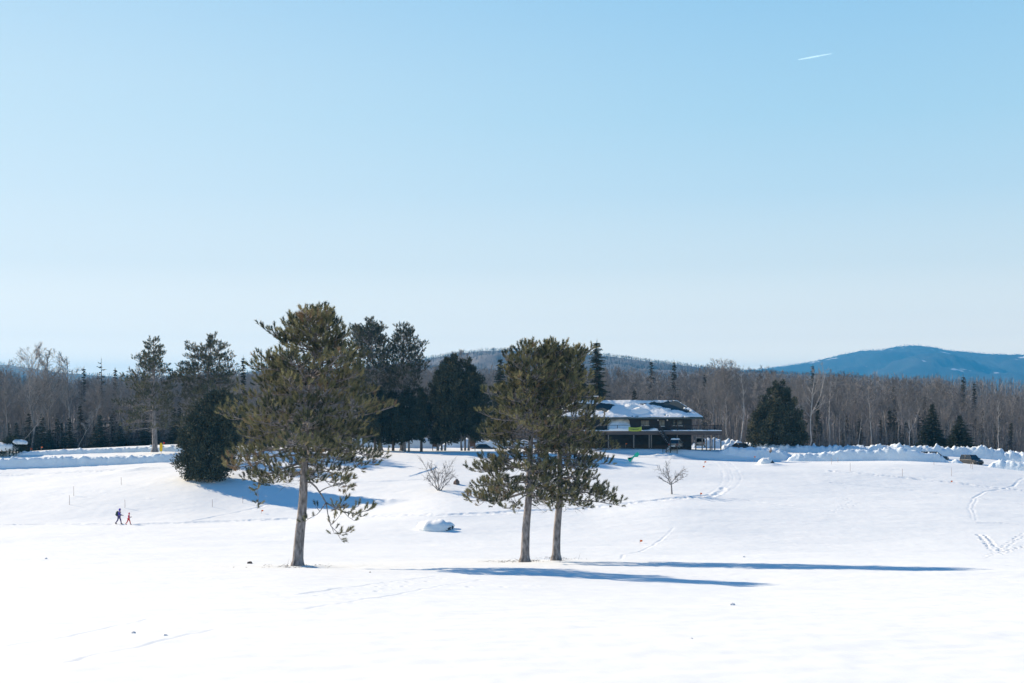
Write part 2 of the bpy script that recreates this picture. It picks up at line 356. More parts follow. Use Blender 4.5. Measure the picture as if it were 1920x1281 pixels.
def ground():
    u = np.concatenate([np.linspace(-1.15, -0.40, 40, endpoint=False), np.linspace(-0.40, 0.40, 1150), np.linspace(0.40, 1.15, 41)[1:]])
    y = np.concatenate([np.arange(-26, 16, 1.0), np.arange(16, 60, 0.2), np.arange(60, 130, 0.15), np.arange(130, 236, 0.2), np.arange(236, 300, 0.6), 300 * (11500 / 300) ** np.linspace(0, 1, 70)])
    UU, YY = np.meshgrid(u, y); X = UU * (YY + 30)
    Z = T1(X, YY)
    fine = np.clip((260 - YY) / 20, 0, 1) * np.clip((YY + 5) / 20, 0, 1)
    Z += fine * (0.014 * vn(X / 0.9, YY / 0.5, 21) + 0.006 * vn(X / 0.35, YY / 0.3, 22))
    Z -= fine * 0.05 * np.clip((YY - 35) / 40, 0.15, 1) * np.clip(fbm(X / 6 + 4, YY / 2.0, 31, 4) - 0.55, 0, 1) * np.abs(vn(X / 0.5, YY / 0.3, 33))
    for pts, wd, dp, rg, twin in TRACKW:
        P = np.array(pts)
        x0, y0 = P.min(0) - wd * 2; x1, y1 = P.max(0) + wd * 2
        ii = np.nonzero((X > x0) & (X < x1) & (YY > y0) & (YY < y1))
        qx = X[ii]; qy = YY[ii]; best = np.full(len(qx), 1e9); sd = np.zeros(len(qx)); along = np.zeros(len(qx)); acc = 0
        wob = 0.18 * wd * vn(qx / 2.3, qy / 2.3, 41)
        for a, b in zip(P[:-1], P[1:]):
            v = b - a; l2 = v @ v + 1e-9; t = np.clip(((qx - a[0]) * v[0] + (qy - a[1]) * v[1]) / l2, 0, 1)
            dx = qx - a[0] - t * v[0]; dy = qy - a[1] - t * v[1]; d = np.hypot(dx, dy); m = d < best
            best = np.where(m, d, best); sd = np.where(m, np.sign(dx * v[1] - dy * v[0]) * d, sd)
        e = (sd + wob) / (wd / 2)
        if twin: prof = -np.exp(-((np.abs(e) - 0.6) / 0.28) ** 2) + 0.3 * np.exp(-(e / 0.25) ** 2)
        else: prof = -np.exp(-(np.abs(e) / 0.75) ** 4) + 0.35 * np.exp(-((np.abs(e) - 1.25) / 0.3) ** 2)
        ro = np.exp(-(e / 1.1) ** 4) * rg * dp * 0.45 * (0.9 * vn(qx / 0.33, qy / 0.33, 43) + 0.5 * vn(qx / 0.8, qy / 0.8, 44))
        Z[ii] += dp * prof * (0.75 + 0.35 * vn(qx / 3, qy / 3, 45)) + ro
    for x, yv, r, d in PRINTS:
        j0, j1 = np.searchsorted(y, [yv - 1.2, yv + 1.2])
        sub = np.hypot(X[j0:j1] - x, YY[j0:j1] - yv) / r
        Z[j0:j1] += -d * np.exp(-sub ** 4) + 0.3 * d * np.exp(-((sub - 1.3) / 0.35) ** 2)
    for x, yv, r, h in MOUNDW:
        dd = np.hypot((X - x) * 0.6, YY - yv) / r
        Z += h * np.exp(-dd ** 2) * (1 + 0.15 * vn(X / 0.7, YY / 0.7, 50))
    ny, nx = X.shape
    V = np.stack([X, YY, Z], -1).reshape(-1, 3)
    i = np.arange(ny - 1)[:, None] * nx + np.arange(nx - 1)[None]
    Q = np.stack([i, i + 1, i + nx + 1, i + nx], -1).reshape(-1, 4)
    tag(mesh('snow_field', V, [Q], SNOW), kind='structure')
ground()

# ------------------------------------------------------------------ hills and mountain
HILLMAT = mat('wooded_hillside', (0.085, 0.075, 0.07), 0.95, (0.17, 0.155, 0.15), 0.012, stretch=(1, 1, 0.4))
def mountain_mat():
    m = mat('wooded_mountain', (0.022, 0.03, 0.03), 0.95, (0.05, 0.052, 0.052), 0.004, stretch=(1, 1, 1.6))
    t = m.node_tree; N = t.nodes; L = t.links; b = N['Principled BSDF']
    tc = N.new('ShaderNodeTexCoord'); mp = N.new('ShaderNodeMapping'); mp.inputs['Scale'].default_value = (1, 0.5, 2.6)
    nz = N.new('ShaderNodeTexNoise'); nz.inputs['Scale'].default_value = 0.0052; nz.inputs['Detail'].default_value = 3
    L.new(tc.outputs['Object'], mp.inputs[0]); L.new(mp.outputs[0], nz.inputs['Vector'])
    rp = N.new('ShaderNodeValToRGB'); rp.color_ramp.elements[0].position = 0.63; rp.color_ramp.elements[1].position = 0.66
    L.new(nz.outputs['Fac'], rp.inputs['Fac'])
    mx = N.new('ShaderNodeMix'); mx.data_type = 'RGBA'
    old = b.inputs['Base Color'].links[0].from_socket
    L.new(rp.outputs['Color'], mx.inputs[0]); L.new(old, mx.inputs[6]); mx.inputs[7].default_value = (0.55, 0.57, 0.6, 1)
    L.new(mx.outputs[2], b.inputs['Base Color']); return m
def hill(name, D, prof, base_py, front, back, m, rough, tree=0):
    px = np.linspace(prof[0][0], prof[-1][0], 420); top = np.interp(px, [a for a, _ in prof], [b for _, b in prof])
    k = np.hanning(15); k /= k.sum(); top = np.convolve(np.pad(top, 15, mode='edge'), k, 'same')[15:-15]
    X = (px - CX) / F * D; zr = (HY - top) / F * D - tree; zb = (HY - base_py) / F * D - 25
    s = np.concatenate([np.linspace(-1, 0, 60), np.linspace(0, 1, 16)[1:]])
    XX, SS = np.meshgrid(X, s)
    YY = D + np.where(SS < 0, SS * front, SS * back)
    prof_ = 0.5 + 0.5 * np.cos(np.pi * np.clip(np.abs(SS), 0, 1)); prof_ = prof_ * 0.6 + 0.4 * (1 - np.abs(SS))
    amp = prof_ * (1 - prof_) * 4
    Z = zb + (zr[None] - zb) * prof_ + amp * rough * fbm(XX / (D * 0.05), YY / (D * 0.05), 61, 5) + rough * 0.05 * vn(XX / (D * 0.002), YY / (D * 0.002), 67)
    ny, nx = XX.shape; i = np.arange(ny - 1)[:, None] * nx + np.arange(nx - 1)[None]
    Q = np.stack([i, i + 1, i + nx + 1, i + nx], -1).reshape(-1, 4)
    tag(mesh(name, np.stack([XX, YY, Z], -1).reshape(-1, 3), [Q], m), kind='structure')
    return X, s, YY, Z
def hillwood(name, H, n, hgt, m, rngs, smin=-0.55):
    """far wood that reads as one mass: slim bare crowns standing on a hill"""
    X, s, YY, Z = H; rg = np.random.default_rng(rngs)
    sj = np.searchsorted(s, smin)
    j = rg.integers(sj, len(s) - 8, n); i = rg.integers(0, len(X) - 1, n); f = rg.random(n)
    x = X[i] * (1 - f) + X[i + 1] * f; y = YY[j, i]; z = Z[j, i] * (1 - f) + Z[j, i + 1] * f
    h = hgt * rg.uniform(0.6, 1.15, n); K = 14
    P = np.repeat(np.stack([x, y, z], 1), K, 0); hr = np.repeat(h, K)
    base = rg.uniform(0.15, 0.8, n * K); base[::K] = 0; P[:, 2] += base * hr
    D = np.stack([rg.normal(size=n * K) * 0.45, rg.normal(size=n * K) * 0.45, np.ones(n * K)], 1); D[::K, :2] *= 0.1; D = unit(D)
    L = hr * (1 - base) * rg.uniform(0.5, 0.9, n * K); L[::K] = h
    W = hr * 0.03; W[::K] = h * 0.045
    V, Tq = slivers(P, D, L, W, rg)
    tag(mesh(name, V, [Tq], m, smooth=False, tone=np.repeat(np.repeat(rg.random(n), K), 3)), kind='stuff')
HFAR = hill('far_hill', 2600, [(350, 700), (600, 690), (760, 672), (800, 664), (850, 655), (905, 649), (960, 649), (1060, 651), (1110, 656), (1160, 662), (1210, 670), (1260, 678), (1330, 686), (1450, 694), (1650, 705)], 745, 900, 900, HILLMAT, 14, 9)
HILLTWIG = leafmat('hill_twig', [(0.06, 0.058, 0.056), (0.09, 0.086, 0.082), (0.13, 0.122, 0.118)])
hillwood('hillside_wood', HFAR, 14000, 7, HILLTWIG, 7)
HLEFT = hill('far_hill_west', 3600, [(-500, 672), (-200, 668), (-40, 674), (30, 680), (110, 692), (240, 702), (420, 712)], 745, 900, 900, HILLMAT, 14, 9)
hillwood('western_hill_wood', HLEFT, 2500, 10, HILLTWIG, 8)
HM = hill('mountain', 8200, [(1330, 702), (1420, 693), (1490, 684), (1540, 674), (1580, 664), (1615, 657), (1650, 656), (1675, 650), (1705, 647), (1728, 648), (1755, 655), (1800, 659), (1850, 664), (1890, 675), (1930, 686), (2000, 700), (2150, 725), (2300, 740)], 745, 2500, 2500, mountain_mat(), 55, 3)
DARKTOP = leafmat('mountain_fir', [(0.02, 0.028, 0.026), (0.05, 0.05, 0.048)])
hillwood('mountain_wood', HM, 9000, 11, DARKTOP, 9)

# ------------------------------------------------------------------ trees
def needles(P, D, shoot, nl, n, wd, rg, tone):
    Tn = len(P); P = np.repeat(P, n, 0); Dr = np.repeat(D, n, 0)
    base = P + Dr * (rg.random(Tn * n) * shoot)[:, None]
    perp = unit(np.cross(Dr, rg.normal(size=Dr.shape)))
    th = np.radians(rg.uniform(12, 58, Tn * n))
    d = unit(Dr * np.cos(th)[:, None] + perp * np.sin(th)[:, None] + np.array([0, 0, 0.12]))
    V, Tq = slivers(base, d, nl * rg.uniform(0.75, 1.2, Tn * n), np.full(Tn * n, wd), rg)
    return V, Tq, np.repeat(np.repeat(tone, n), 3)
def pine(name, px, py, Y, env, trunk_r, label, group=None, spacing=0.32, per=7, wide=1.04, seed=1, crown_py=900, nn=52, nl=0.20, nw=0.026, shoot=0.30, keep=0.88,
         lean=None, specials=(), tuft=1.0, nmat=None, gap=None, tonelift=0.0, sec=0.36, sink=0.15, name_cat='pine tree', barkcut=None):
    rg = np.random.default_rng(seed); s = F / Y
    X0 = (px - CX) / F * Y; Z0 = (HY - py) / s
    env = sorted(env, key=lambda e: -e[0]); H = (py - env[-1][0]) / s - 0.012 * (py - env[-1][0]) / s - 0.2
    hE = np.array([(py - e[0]) / s for e in env])
    lean = lean or [(py, px), (env[-1][0], (env[-1][1] + env[-1][2]) / 2)]
    lh = np.array([(py - a) / s for a, _ in lean]); lx = np.array([(b - px) / s for _, b in lean])
    tx = lambda h: np.interp(h, lh, lx)
    ty = lambda h: 0.012 * h * math.sin(seed)
    eL = np.array([tx(h) - (e[1] - px) / s for h, e in zip(hE, env)]); eR = np.array([(e[2] - px) / s - tx(h) for h, e in zip(hE, env)])
    def reach(h, phi):
        h = h * 1.0
        l = max(0.05, np.interp(h, hE, eL)); r = max(0.05, np.interp(h, hE, eR)); c = math.cos(phi); m = 0.5 * (l + r)
        side = r if c > 0 else l
        return (side * abs(c) ** 0.7 + m * (1 - abs(c) ** 0.7)) * wide
    root = thing(name, (X0, Y, Z0), label, name_cat, group)
    wood = MB()
    hs_ = np.concatenate([[0, 0.12, 0.3, 0.55], np.linspace(0, H * 0.985, 16)[1:]])
    tr = trunk_r * (1 - (hs_ / H) ** 1.15 * 0.93); tr[0] *= 1.5; tr[1] *= 1.32; tr[2] *= 1.12; tr[3] *= 1.03
    TP = np.stack([tx(hs_) + 0.03 * np.sin(hs_ * 1.3 + seed), ty(hs_) + 0.0 * hs_, hs_ - (hs_ == 0) * sink], 1)
    wood.tube(TP, tr, 12, False)
    prim = []
    hc = (py - crown_py) / s
    h = hc
    while h < H * 0.985:
        k = per if h < H * 0.9 else 4
        off = rg.uniform(0, 6.28)
        for q in range(k):
            if rg.random() > keep * (0.80 + 0.28 * min(1, (h - hc) / (0.62 * (H - hc)))): continue
            phi = off + q * 2 * math.pi / k + rg.normal() * 0.22; hb = h + rg.uniform(-0.15, 0.15)
            if 0.30 * math.sin(2.3 * hb + seed * 1.7 + 1.5 * math.cos(phi)) + 0.30 * math.sin(1.1 * hb + 3 * phi) > 0.44: continue
            f = np.clip((hb - hc) / (H - hc), 0, 1)
            a1 = 0.02 + 0.75 * f ** 1.8; a2 = -0.38 * (1 - f) ** 1.5; a4 = 0.20 * (1 - f)
            L = reach(hb, phi)
            for _ in range(3): L = reach(hb + L * (a1 + a2 + a4), phi)
            L *= rg.uniform(0.58, 1.14) * (1 + 0.20 * math.sin(hb * 2.1 + seed) * math.cos(phi * 2 + seed))
            if gap and gap(hb + L * (a1 + a2 + a4), math.cos(phi)): continue
            if L < 0.15: L = 0.2
            t = np.linspace(0, 1, 7); bend = rg.normal() * 0.12
            r_ = L * t; ang = phi + bend * t
            zz = L * (a1 * t + a2 * t ** 2 + a4 * t ** 4) + 0.04 * L * np.sin(t * 5 + rg.uniform(0, 6))
            prim.append(np.stack([tx(hb) + r_ * np.cos(ang), ty(hb) + r_ * np.sin(ang), hb + zz], 1))
        h += spacing * rg.uniform(0.8, 1.25) * (0.72 if h > 0.85 * H else 1)
    for sp in specials:
        q = np.array([[(a - px) / s, dy, (py - b) / s] for a, b, dy in sp])
        tt = np.linspace(0, len(q) - 1, 9); prim.append(np.stack([np.interp(tt, np.arange(len(q)), q[:, i]) for i in range(3)], 1))
    tp, td, tone = [], [], []; s1, s2 = [], []
    for P in prim:
        seg = np.linalg.norm(np.diff(P, axis=0), axis=1); L = seg.sum(); cum = np.concatenate([[0], np.cumsum(seg)]) / L
        rb = min(0.075, 0.014 + 0.013 * L) * (trunk_r / 0.35) ** 0.5
        V, Q = tubes(P[None], (rb * (1 - 0.8 * cum))[None], 5); wood.add(V, Q)
        btone = rg.normal() * 0.12; fh = np.clip((P[0, 2] - hc) / (H - hc), 0, 1)
        dn = tuft * (1 + 0.22 * np.clip((fh - 0.4) / 0.3, 0, 1)); ns = max(2, int(L * 0.70 / 0.26 * dn)); sgn = 1
        for a in np.linspace(0.42 - 0.14 * fh, 0.98, ns):
            a = min(0.99, a + rg.normal() * 0.02); p = np.array([np.interp(a, cum, P[:, i]) for i in range(3)])
            i = min(len(P) - 2, int(np.searchsorted(cum, a)) - 1); fw = unit(P[i + 1] - P[i]); sgn = -sgn
            lat = unit(np.cross(fw, [0, 0, 1.0])) * sgn
            if rg.random() < 0.25: lat = np.array([0, 0, 1.0]) * rg.choice([1, 1, -0.6])
            d = unit(fw * 0.75 + lat * rg.uniform(0.5, 1.0) + np.array([0, 0, rg.normal() * 0.18 + 0.1]))
            l = min(1.5, sec * L * (1.12 - a) + 0.22) * rg.uniform(0.6, 1.15)
            e = p + d * l + np.array([0, 0, 0.12 * l]); mid = (p + e) / 2 + np.array([0, 0, -0.06 * l])
            s1.append(np.stack([p, mid, e]))
            if rg.random() < 0.9:
                tp.append(e - d * 0.05); td.append(unit(d + np.array([0, 0, 0.9]))); tone.append(btone)
            nt_ = max(1, int(l / 0.26 * dn))
            for b in np.linspace(0.45, 0.92, nt_):
                pp = p + (mid - p) * min(1, 2 * b) if b < 0.5 else mid + (e - mid) * (2 * b - 1)
                dd = unit(d * 0.6 + rg.normal(size=3) * 0.55 + np.array([0, 0, 0.35]))
                ll = rg.uniform(0.15, 0.34); s2.append(np.stack([pp, pp + dd * ll]))
                tp.append(pp + dd * ll * 0.8); td.append(unit(dd + np.array([0, 0, 0.85]))); tone.append(btone)
        tp.append(P[-1]); td.append(unit(P[-1] - P[-2] + np.array([0, 0, 0.2]))); tone.append(btone)
    for hh_ in np.linspace(H * 0.97, H, 3):
        tp.append(np.array([tx(hh_), ty(hh_), hh_ - 0.1])); td.append(np.array([0, 0, 1.0])); tone.append(0)
    s1 = np.array(s1); V, Q = tubes(s1, np.broadcast_to(np.array([0.022, 0.016, 0.009]), (len(s1), 3)), 4); wood.add(V, Q)
    if len(s2):
        s2 = np.array(s2); V, Q = tubes(s2, np.broadcast_to(np.array([0.009, 0.006]), (len(s2), 2)), 3); wood.add(V, Q)
    # dead stubs and fine bare twigs inside the crown
    nb = int(700 * (H - hc) / 15); hb = rg.uniform(hc - 0.8, H * 0.8, nb); ph = rg.uniform(0, 6.28, nb)
    rr = np.array([reach(a, b) for a, b in zip(hb, ph)]) * rg.uniform(0.05, 0.6, nb)
    P = np.stack([tx(hb) + rr * np.cos(ph), rr * np.sin(ph), hb], 1); D = unit(np.stack([np.cos(ph), np.sin(ph), rg.normal(size=nb) * 0.5], 1) + rg.normal(size=(nb, 3)) * 0.5)
    V, Tq = slivers(P, D, rg.uniform(0.4, 1.1, nb), np.full(nb, 0.025), rg); wood.add(V, T=Tq)
    wood.build('trunk', PINEBARK, root, True)
    tp = np.array(tp); td = unit(np.array(td)); tone = np.clip(0.42 + np.array(tone) + rg.normal(size=len(tone)) * 0.22 + tonelift, 0, 1)
    V, Tq, tn = needles(tp, td, shoot, nl, nn, nw, rg, tone)
    mesh('crown', V, [Tq], nmat or NEEDLE, root, False, tn)
    return root

pine('pine_tree', 558, 1062, 89, [
 (1000, 575, 580), (935, 545, 600), (905, 470, 655), (880, 424, 668), (860, 418, 700), (830, 424, 706), (800, 424, 716), (780, 440, 718), (740, 448, 692), (700, 452, 690), (682, 455, 690), (668, 470, 676),
 (655, 520, 668), (640, 512, 664), (620, 508, 652), (600, 512, 640), (582, 530, 625), (570, 575, 612), (562, 596, 604)], 0.34,
 'tall broad-crowned pine with one drooping branch low on its trunk, standing alone on the snow', seed=3, crown_py=890, keep=0.84,
 lean=[(1062, 558), (900, 570), (760, 580), (650, 590), (562, 600)],
 gap=lambda h, c: c < -0.3 and (1062 - 664) / 29.97 < h < (1062 - 648) / 29.97,
 specials=[[(572, 903, -.1), (588, 905, -.3), (601, 922, -.4), (613, 942, -.4), (634, 955, -.3), (662, 966, -.2), (690, 956, -.1)],
           [(613, 942, -.4), (617, 965, -.5), (622, 985, -.5), (635, 998, -.5), (652, 997, -.5)],
           [(601, 922, -.4), (612, 915, -.8), (640, 905, -1.2), (662, 912, -1.3)],
           [(613, 942, -.4), (600, 962, -.9), (584, 970, -1.0), (578, 975, -1.0)],
           [(566, 868, 0), (530, 880, -.6), (495, 893, -1), (489, 915, -1.1), (490, 940, -1.1)]])
pine('pine_tree', 983, 1053, 100, [
 (985, 960, 1010), (968, 905, 1030), (955, 868, 1035), (935, 856, 1040), (900, 866, 1045), (880, 882, 1042), (855, 925, 1045), (830, 918, 1050), (800, 905, 1052), (760, 912, 1055), (742, 915, 1050), (720, 940, 1046),
 (690, 946, 1040), (665, 950, 1026), (650, 966, 1010), (640, 975, 998), (634, 983, 990)], 0.31,
 'pine with reddish dead needles at its trunk, forked crown touching the pine behind its shoulder', seed=8, crown_py=930, keep=0.95, wide=1.02,
 lean=[(1053, 983), (900, 993), (800, 996), (700, 990), (634, 986)])
pine('pine_tree', 1042, 1048, 101.5, [
 (1000, 1040, 1085), (985, 1030, 1105), (968, 1000, 1146), (950, 1000, 1158), (930, 1000, 1150), (910, 1000, 1155), (880, 1000, 1150), (860, 1005, 1156), (830, 1005, 1142), (800, 1000, 1132), (745, 995, 1118), (720, 995, 1121),
 (690, 1000, 1102), (665, 1012, 1098), (650, 1020, 1088), (640, 1026, 1070), (634, 1030, 1045)], 0.29,
 'pine with one-sided crown reaching over clear snow, close beside its twin by the house view', seed=21, crown_py=940, keep=0.95, wide=0.96,
 lean=[(1048, 1042), (900, 1051), (780, 1050), (690, 1042), (634, 1034)])
FARP = dict(nn=18, nl=0.3, nw=0.055, shoot=0.4, nmat=NEEDLE2, spacing=0.46, tuft=0.8)
pine('pine_tree', 290, 846, 214, [(835, 280, 295), (815, 236, 300), (795, 230, 322), (775, 224, 326), (740, 240, 326), (700, 246, 326), (675, 258, 318), (655, 266, 308), (640, 276, 298), (633, 283, 292)], 0.42,
 'open brownish pine with bare lower trunk beside the yellow sign', seed=31, crown_py=800, keep=0.66, lean=[(846, 290), (633, 288)], tonelift=0.16, **FARP)
pine('pine_tree', 384, 842, 222, [(830, 350, 420), (800, 330, 452), (760, 328, 456), (720, 325, 448), (690, 330, 442), (665, 336, 432), (645, 342, 424), (634, 368, 412), (627, 392, 404)], 0.40,
 'wide round-topped pine rising behind the dark cedar bush', seed=33, crown_py=815, keep=0.70, lean=[(842, 380), (627, 396)], tonelift=0.16, **FARP)
pine('pine_tree', 706, 846, 228, [(800, 670, 730), (740, 655, 738), (700, 650, 735), (660, 648, 733), (630, 650, 730), (610, 662, 722), (596, 686, 700)], 0.36,
 'slim dark pine just behind the broad lone pine, thin crown on a bare stem', seed=35, crown_py=815, keep=1.0, lean=[(846, 714), (596, 692)], tonelift=-0.15, **FARP)
pine('pine_tree', 756, 846, 229, [(800, 735, 785), (740, 728, 795), (700, 726, 798), (660, 726, 798), (640, 730, 790), (620, 738, 778), (605, 752, 764)], 0.36,
 'slim dark pine nearest the far hill, open crown above the cedar row', seed=37, crown_py=815, keep=1.0, lean=[(846, 754), (605, 757)], tonelift=-0.15, **FARP)

def cedar(name, px, base_py, Y, env, label, group=None, seed=1, n=9000, clear=None, stems=1, tonelift=0.0, size=0.34, depth=1.0, cat='cedar tree', lump=0.2, inset=0.35, parts=('trunk', 'crown')):
    """dense evergreen: small flat sprays through the volume of an uneven crown. env rows: (py, left px, right px)"""
    rg = np.random.default_rng(seed); s = F / Y
    X0 = (px - CX) / F * Y; Z0 = (HY - base_py) / s
    env = sorted(env, key=lambda e: -e[0])
    hE = np.array([(base_py - e[0]) / s for e in env]); l = np.array([(e[1] - px) / s for e in env]); r = np.array([(e[2] - px) / s for e in env])
    root = thing(name, (X0, Y, Z0), label, cat, group)
    H = hE[-1]; hb = hE[0]
    hg = np.linspace(hb, H, 200); wg = np.interp(hg, hE, r - l) ** 1.3 + 0.05; cw = np.cumsum(wg); cw /= cw[-1]
    h = np.interp(rg.random(n), cw, hg); ph = rg.uniform(0, 2 * np.pi, n)
    c = np.interp(h, hE, (l + r) / 2); a = np.interp(h, hE, (r - l) / 2)
    nc = max(40, n // 50); ci = rg.integers(0, n, nc); ch, cp = h[ci], ph[ci]            # clump centres through the crown
    crad = np.sqrt(rg.uniform(0.12, 1.0, nc)) * (1 + lump * rg.normal(size=nc) * 0.45)
    rc = (0.30 + 0.11 * np.interp(ch, hE, (r - l) / 2)) * rg.uniform(0.6, 1.25, nc); k_ = rg.integers(0, nc, n)
    ac, cc = np.interp(ch, hE, (r - l) / 2) - inset * rc, np.interp(ch, hE, (l + r) / 2); ac = np.maximum(ac, 0.05)
    C_ = np.stack([cc + ac * crad * np.cos(cp), ac * depth * crad * np.sin(cp), ch], 1)
    off = unit(rg.normal(size=(n, 3))) * (rg.random(n) ** 0.45)[:, None] * rc[k_][:, None] * np.array([1, 1, 1.35])
    P = C_[k_] + off; h = P[:, 2]; ph = cp[k_]
    outw = unit(off * np.array([1, 1, 0.5]) + 0.35 * rc[k_][:, None] * np.stack([np.cos(ph), np.sin(ph), np.zeros(n)], 1))
    cton = rg.normal(size=nc) * 0.13
    K = 3; Pr = np.repeat(P, K, 0); O = np.repeat(outw, K, 0)
    D = unit(O * rg.uniform(0.2, 1.0, (n * K, 1)) + np.array([0, 0, 0.55]) + rg.normal(size=(n * K, 3)) * 0.42)
    V, Tq = slivers(Pr, D, size * rg.uniform(0.6, 1.5, n * K), size * rg.uniform(0.30, 0.55, n * K), rg)
    clump = cton[k_]
    tone = np.clip(0.4 + clump + rg.normal(size=n) * 0.16 + tonelift, 0, 1)
    wd = MB()
    for k in range(stems):
        x = (c.mean() * 0 + (k - (stems - 1) / 2) * 0.55) if stems > 1 else 0
        P_ = np.array([[x, 0.2 * math.sin(k * 2), -0.2], [x * 1.15, 0.1, hb * 0.6], [x * 1.3, 0, hb + 0.3 * (H - hb)], [x * 0.8, 0, hb + 0.7 * (H - hb)]])
        b = 0.2 if stems == 1 else 0.15
        wd.tube(P_, [b * 1.25, b, b * 0.7, 0.04], 8, False)
    wd.build(parts[0], DARKBARK if stems == 1 else GREYBARK, root, True)
    mesh(parts[1], V, [Tq], CEDAR, root, False, np.repeat(np.repeat(tone, K), 3))
    return root
cedar('cedar_bush', 378, 896, 189, [(897, 345, 420), (888, 328, 440), (868, 322, 452), (840, 325, 456), (810, 334, 456), (785, 347, 454), (765, 360, 452), (748, 376, 446), (737, 392, 432)],
      'big dense dark cedar bush hiding the foot of a pine', seed=41, n=24000, cat='bush', inset=0.95, size=0.30, lump=0.14)
row = 'row of dark cedars below the two slim pines'
cedar('cedar_tree', 703, 846, 226, [(828, 685, 722), (800, 672, 735), (770, 668, 738), (745, 680, 725), (722, 698, 708)], 'dark cedar at the lone-pine end of the cedar row', row, seed=43, n=6000, tonelift=-.25)
cedar('cedar_tree', 737, 846, 228, [(828, 715, 757), (800, 708, 764), (770, 710, 762), (750, 722, 752), (735, 733, 740)], 'second dark cedar of the row, between two of its kind', row, seed=44, n=6000, tonelift=-.25)
cedar('cedar_tree', 763, 847, 225, [(826, 742, 784), (800, 735, 790), (770, 738, 788), (745, 750, 778), (725, 760, 768)], 'dark twin-stemmed cedar of the row, tallest in it', row, seed=45, n=6000, stems=2, tonelift=-.25)
cedar('cedar_tree', 790, 847, 224, [(826, 775, 803), (800, 768, 806), (770, 770, 803), (745, 778, 798), (728, 786, 791)], 'narrow dark cedar on one thin stem ending the row', row, seed=46, n=4500, tonelift=-.25)
grp = 'pair of big cedars on grey stems by the notice boards'
cedar('cedar_tree', 828, 843, 226, [(826, 806, 858), (800, 799, 866), (760, 800, 874), (725, 805, 874), (700, 813, 868), (682, 824, 862), (664, 840, 854)], 'big cedar on several pale grey stems, front board between them', grp, seed=47, n=16000, stems=3, lump=0.3, tonelift=0.05)
cedar('cedar_tree', 872, 843, 227, [(822, 845, 910), (800, 842, 922), (765, 842, 922), (735, 842, 915), (710, 845, 906), (690, 850, 894), (674, 860, 882)], 'big dark cedar leaning over the brown board on posts', grp, seed=48, n=16000, stems=3, tonelift=-0.1, lump=0.3)
cedar('cedar_tree', 1457, 842, 252, [(838, 1405, 1512), (820, 1400, 1512), (795, 1404, 1507), (770, 1415, 1500), (745, 1429, 1491), (730, 1438, 1482), (721, 1446, 1474), (714, 1450, 1462)],
      'broad round dark cedar standing alone before the birches', seed=49, n=15000, size=0.36, lump=0.2)

def spruce(H, wd, seed, layers=30, dens=9, mat_=None, droop=0.35, ragged=0.25, top=1.0, bare=0.06):
    """trunk and crown arrays of a layered conifer of height H and half width wd"""
    rg = np.random.default_rng(seed); tr = MB(); tr.tube([[0, 0, -0.2], [0, 0, H * 0.5], [0, 0, H]], [0.02 * H + 0.04, 0.012 * H, 0.01], 7, False)
    P, D, L, Wd, tn = [], [], [], [], []
    for i in range(layers):
        f = bare + (1 - bare) * i / layers + rg.uniform(-0.3, 0.3) / layers; hb0 = f * H
        rr = wd * (1 - f) ** (1.0 * top) * (1 + rg.normal() * ragged * 0.4) + 0.12
        nb = max(4, int(dens * (0.45 + 0.6 * (1 - f)))); o = rg.uniform(0, 6.28)
        for k in range(nb):
            hb = min(H * 0.97, hb0 + rg.uniform(-0.75, 0.75) * H / layers); ph = o + k * 2 * math.pi / nb + rg.normal() * 0.3; l = rr * rg.uniform(1 - ragged, 1.08)
            tnb = rg.normal() * 0.12; m = max(3, int(l / 0.20))
            for t in np.linspace(0.12, 1, m):
                p = np.array([math.cos(ph) * l * t, math.sin(ph) * l * t, hb + l * (0.18 * t - droop * t * t + 0.12 * t ** 4)])
                sg = (0.16 + 0.012 * H + 0.10 * min(l, 2.0)) * (1.3 - 0.5 * t)
                for q in (-1, 1, 0):
                    d = np.array([math.cos(ph) * 0.9 - q * math.sin(ph) * 0.7, math.sin(ph) * 0.9 + q * math.cos(ph) * 0.7, -0.25 + rg.normal() * 0.25])
                    P.append(p); D.append(d); L.append(sg * rg.uniform(0.7, 1.3)); Wd.append(sg * 0.42); tn.append(0.38 + tnb + rg.normal() * 0.14)
    for q in range(6): P.append(np.array([0, 0, H * (0.955 + 0.006 * q)])); D.append(np.array([rg.normal() * 0.25, rg.normal() * 0.25, 1.0])); L.append(0.05 * H); Wd.append(0.05); tn.append(0.3)
    V, Tq = slivers(np.array(P), unit(np.array(D)), np.array(L), np.array(Wd), rg)
    return tr, V, Tq, np.repeat(np.clip(tn, 0, 1), 3)
def put_spruce(name, px, base_py, Y, top_py, halfw_px, label, group=None, seed=1, cat='spruce tree', **k):
    s = F / Y; z = (HY - base_py) / s if base_py else at(px, Y)[2]; H = (HY - top_py) / s - z
    tr, V, Tq, tn = spruce(H, halfw_px / s, seed, **k)
    root = thing(name, ((px - CX) / s, Y, z), label, cat, group)
    tr.build('trunk', DARKBARK, root, True); mesh('crown', V, [Tq], SPRUCE, root, False, tn)
    return root
put_spruce('spruce_tree', 1748, 850, 256, 756, 33, 'tall pointed spruce, darker and slimmer of the two behind the snow bank', seed=51, layers=52, dens=14)
put_spruce('spruce_tree', 1800, 853, 252, 778, 36, 'low wide spruce with broad skirt, behind the bank near the buried vehicles', seed=52, layers=44, dens=15)
put_spruce('spruce_tree', 1119, 845, 250, 638, 25, 'tall narrow spruce towering over the house roof', seed=53, layers=64, dens=11, ragged=0.55, top=0.5)
put_spruce('spruce_tree', 1086, 846, 246, 662, 28, 'spruce spire showing above the one-sided pine', seed=54, layers=56, dens=12, ragged=0.4, top=0.7)
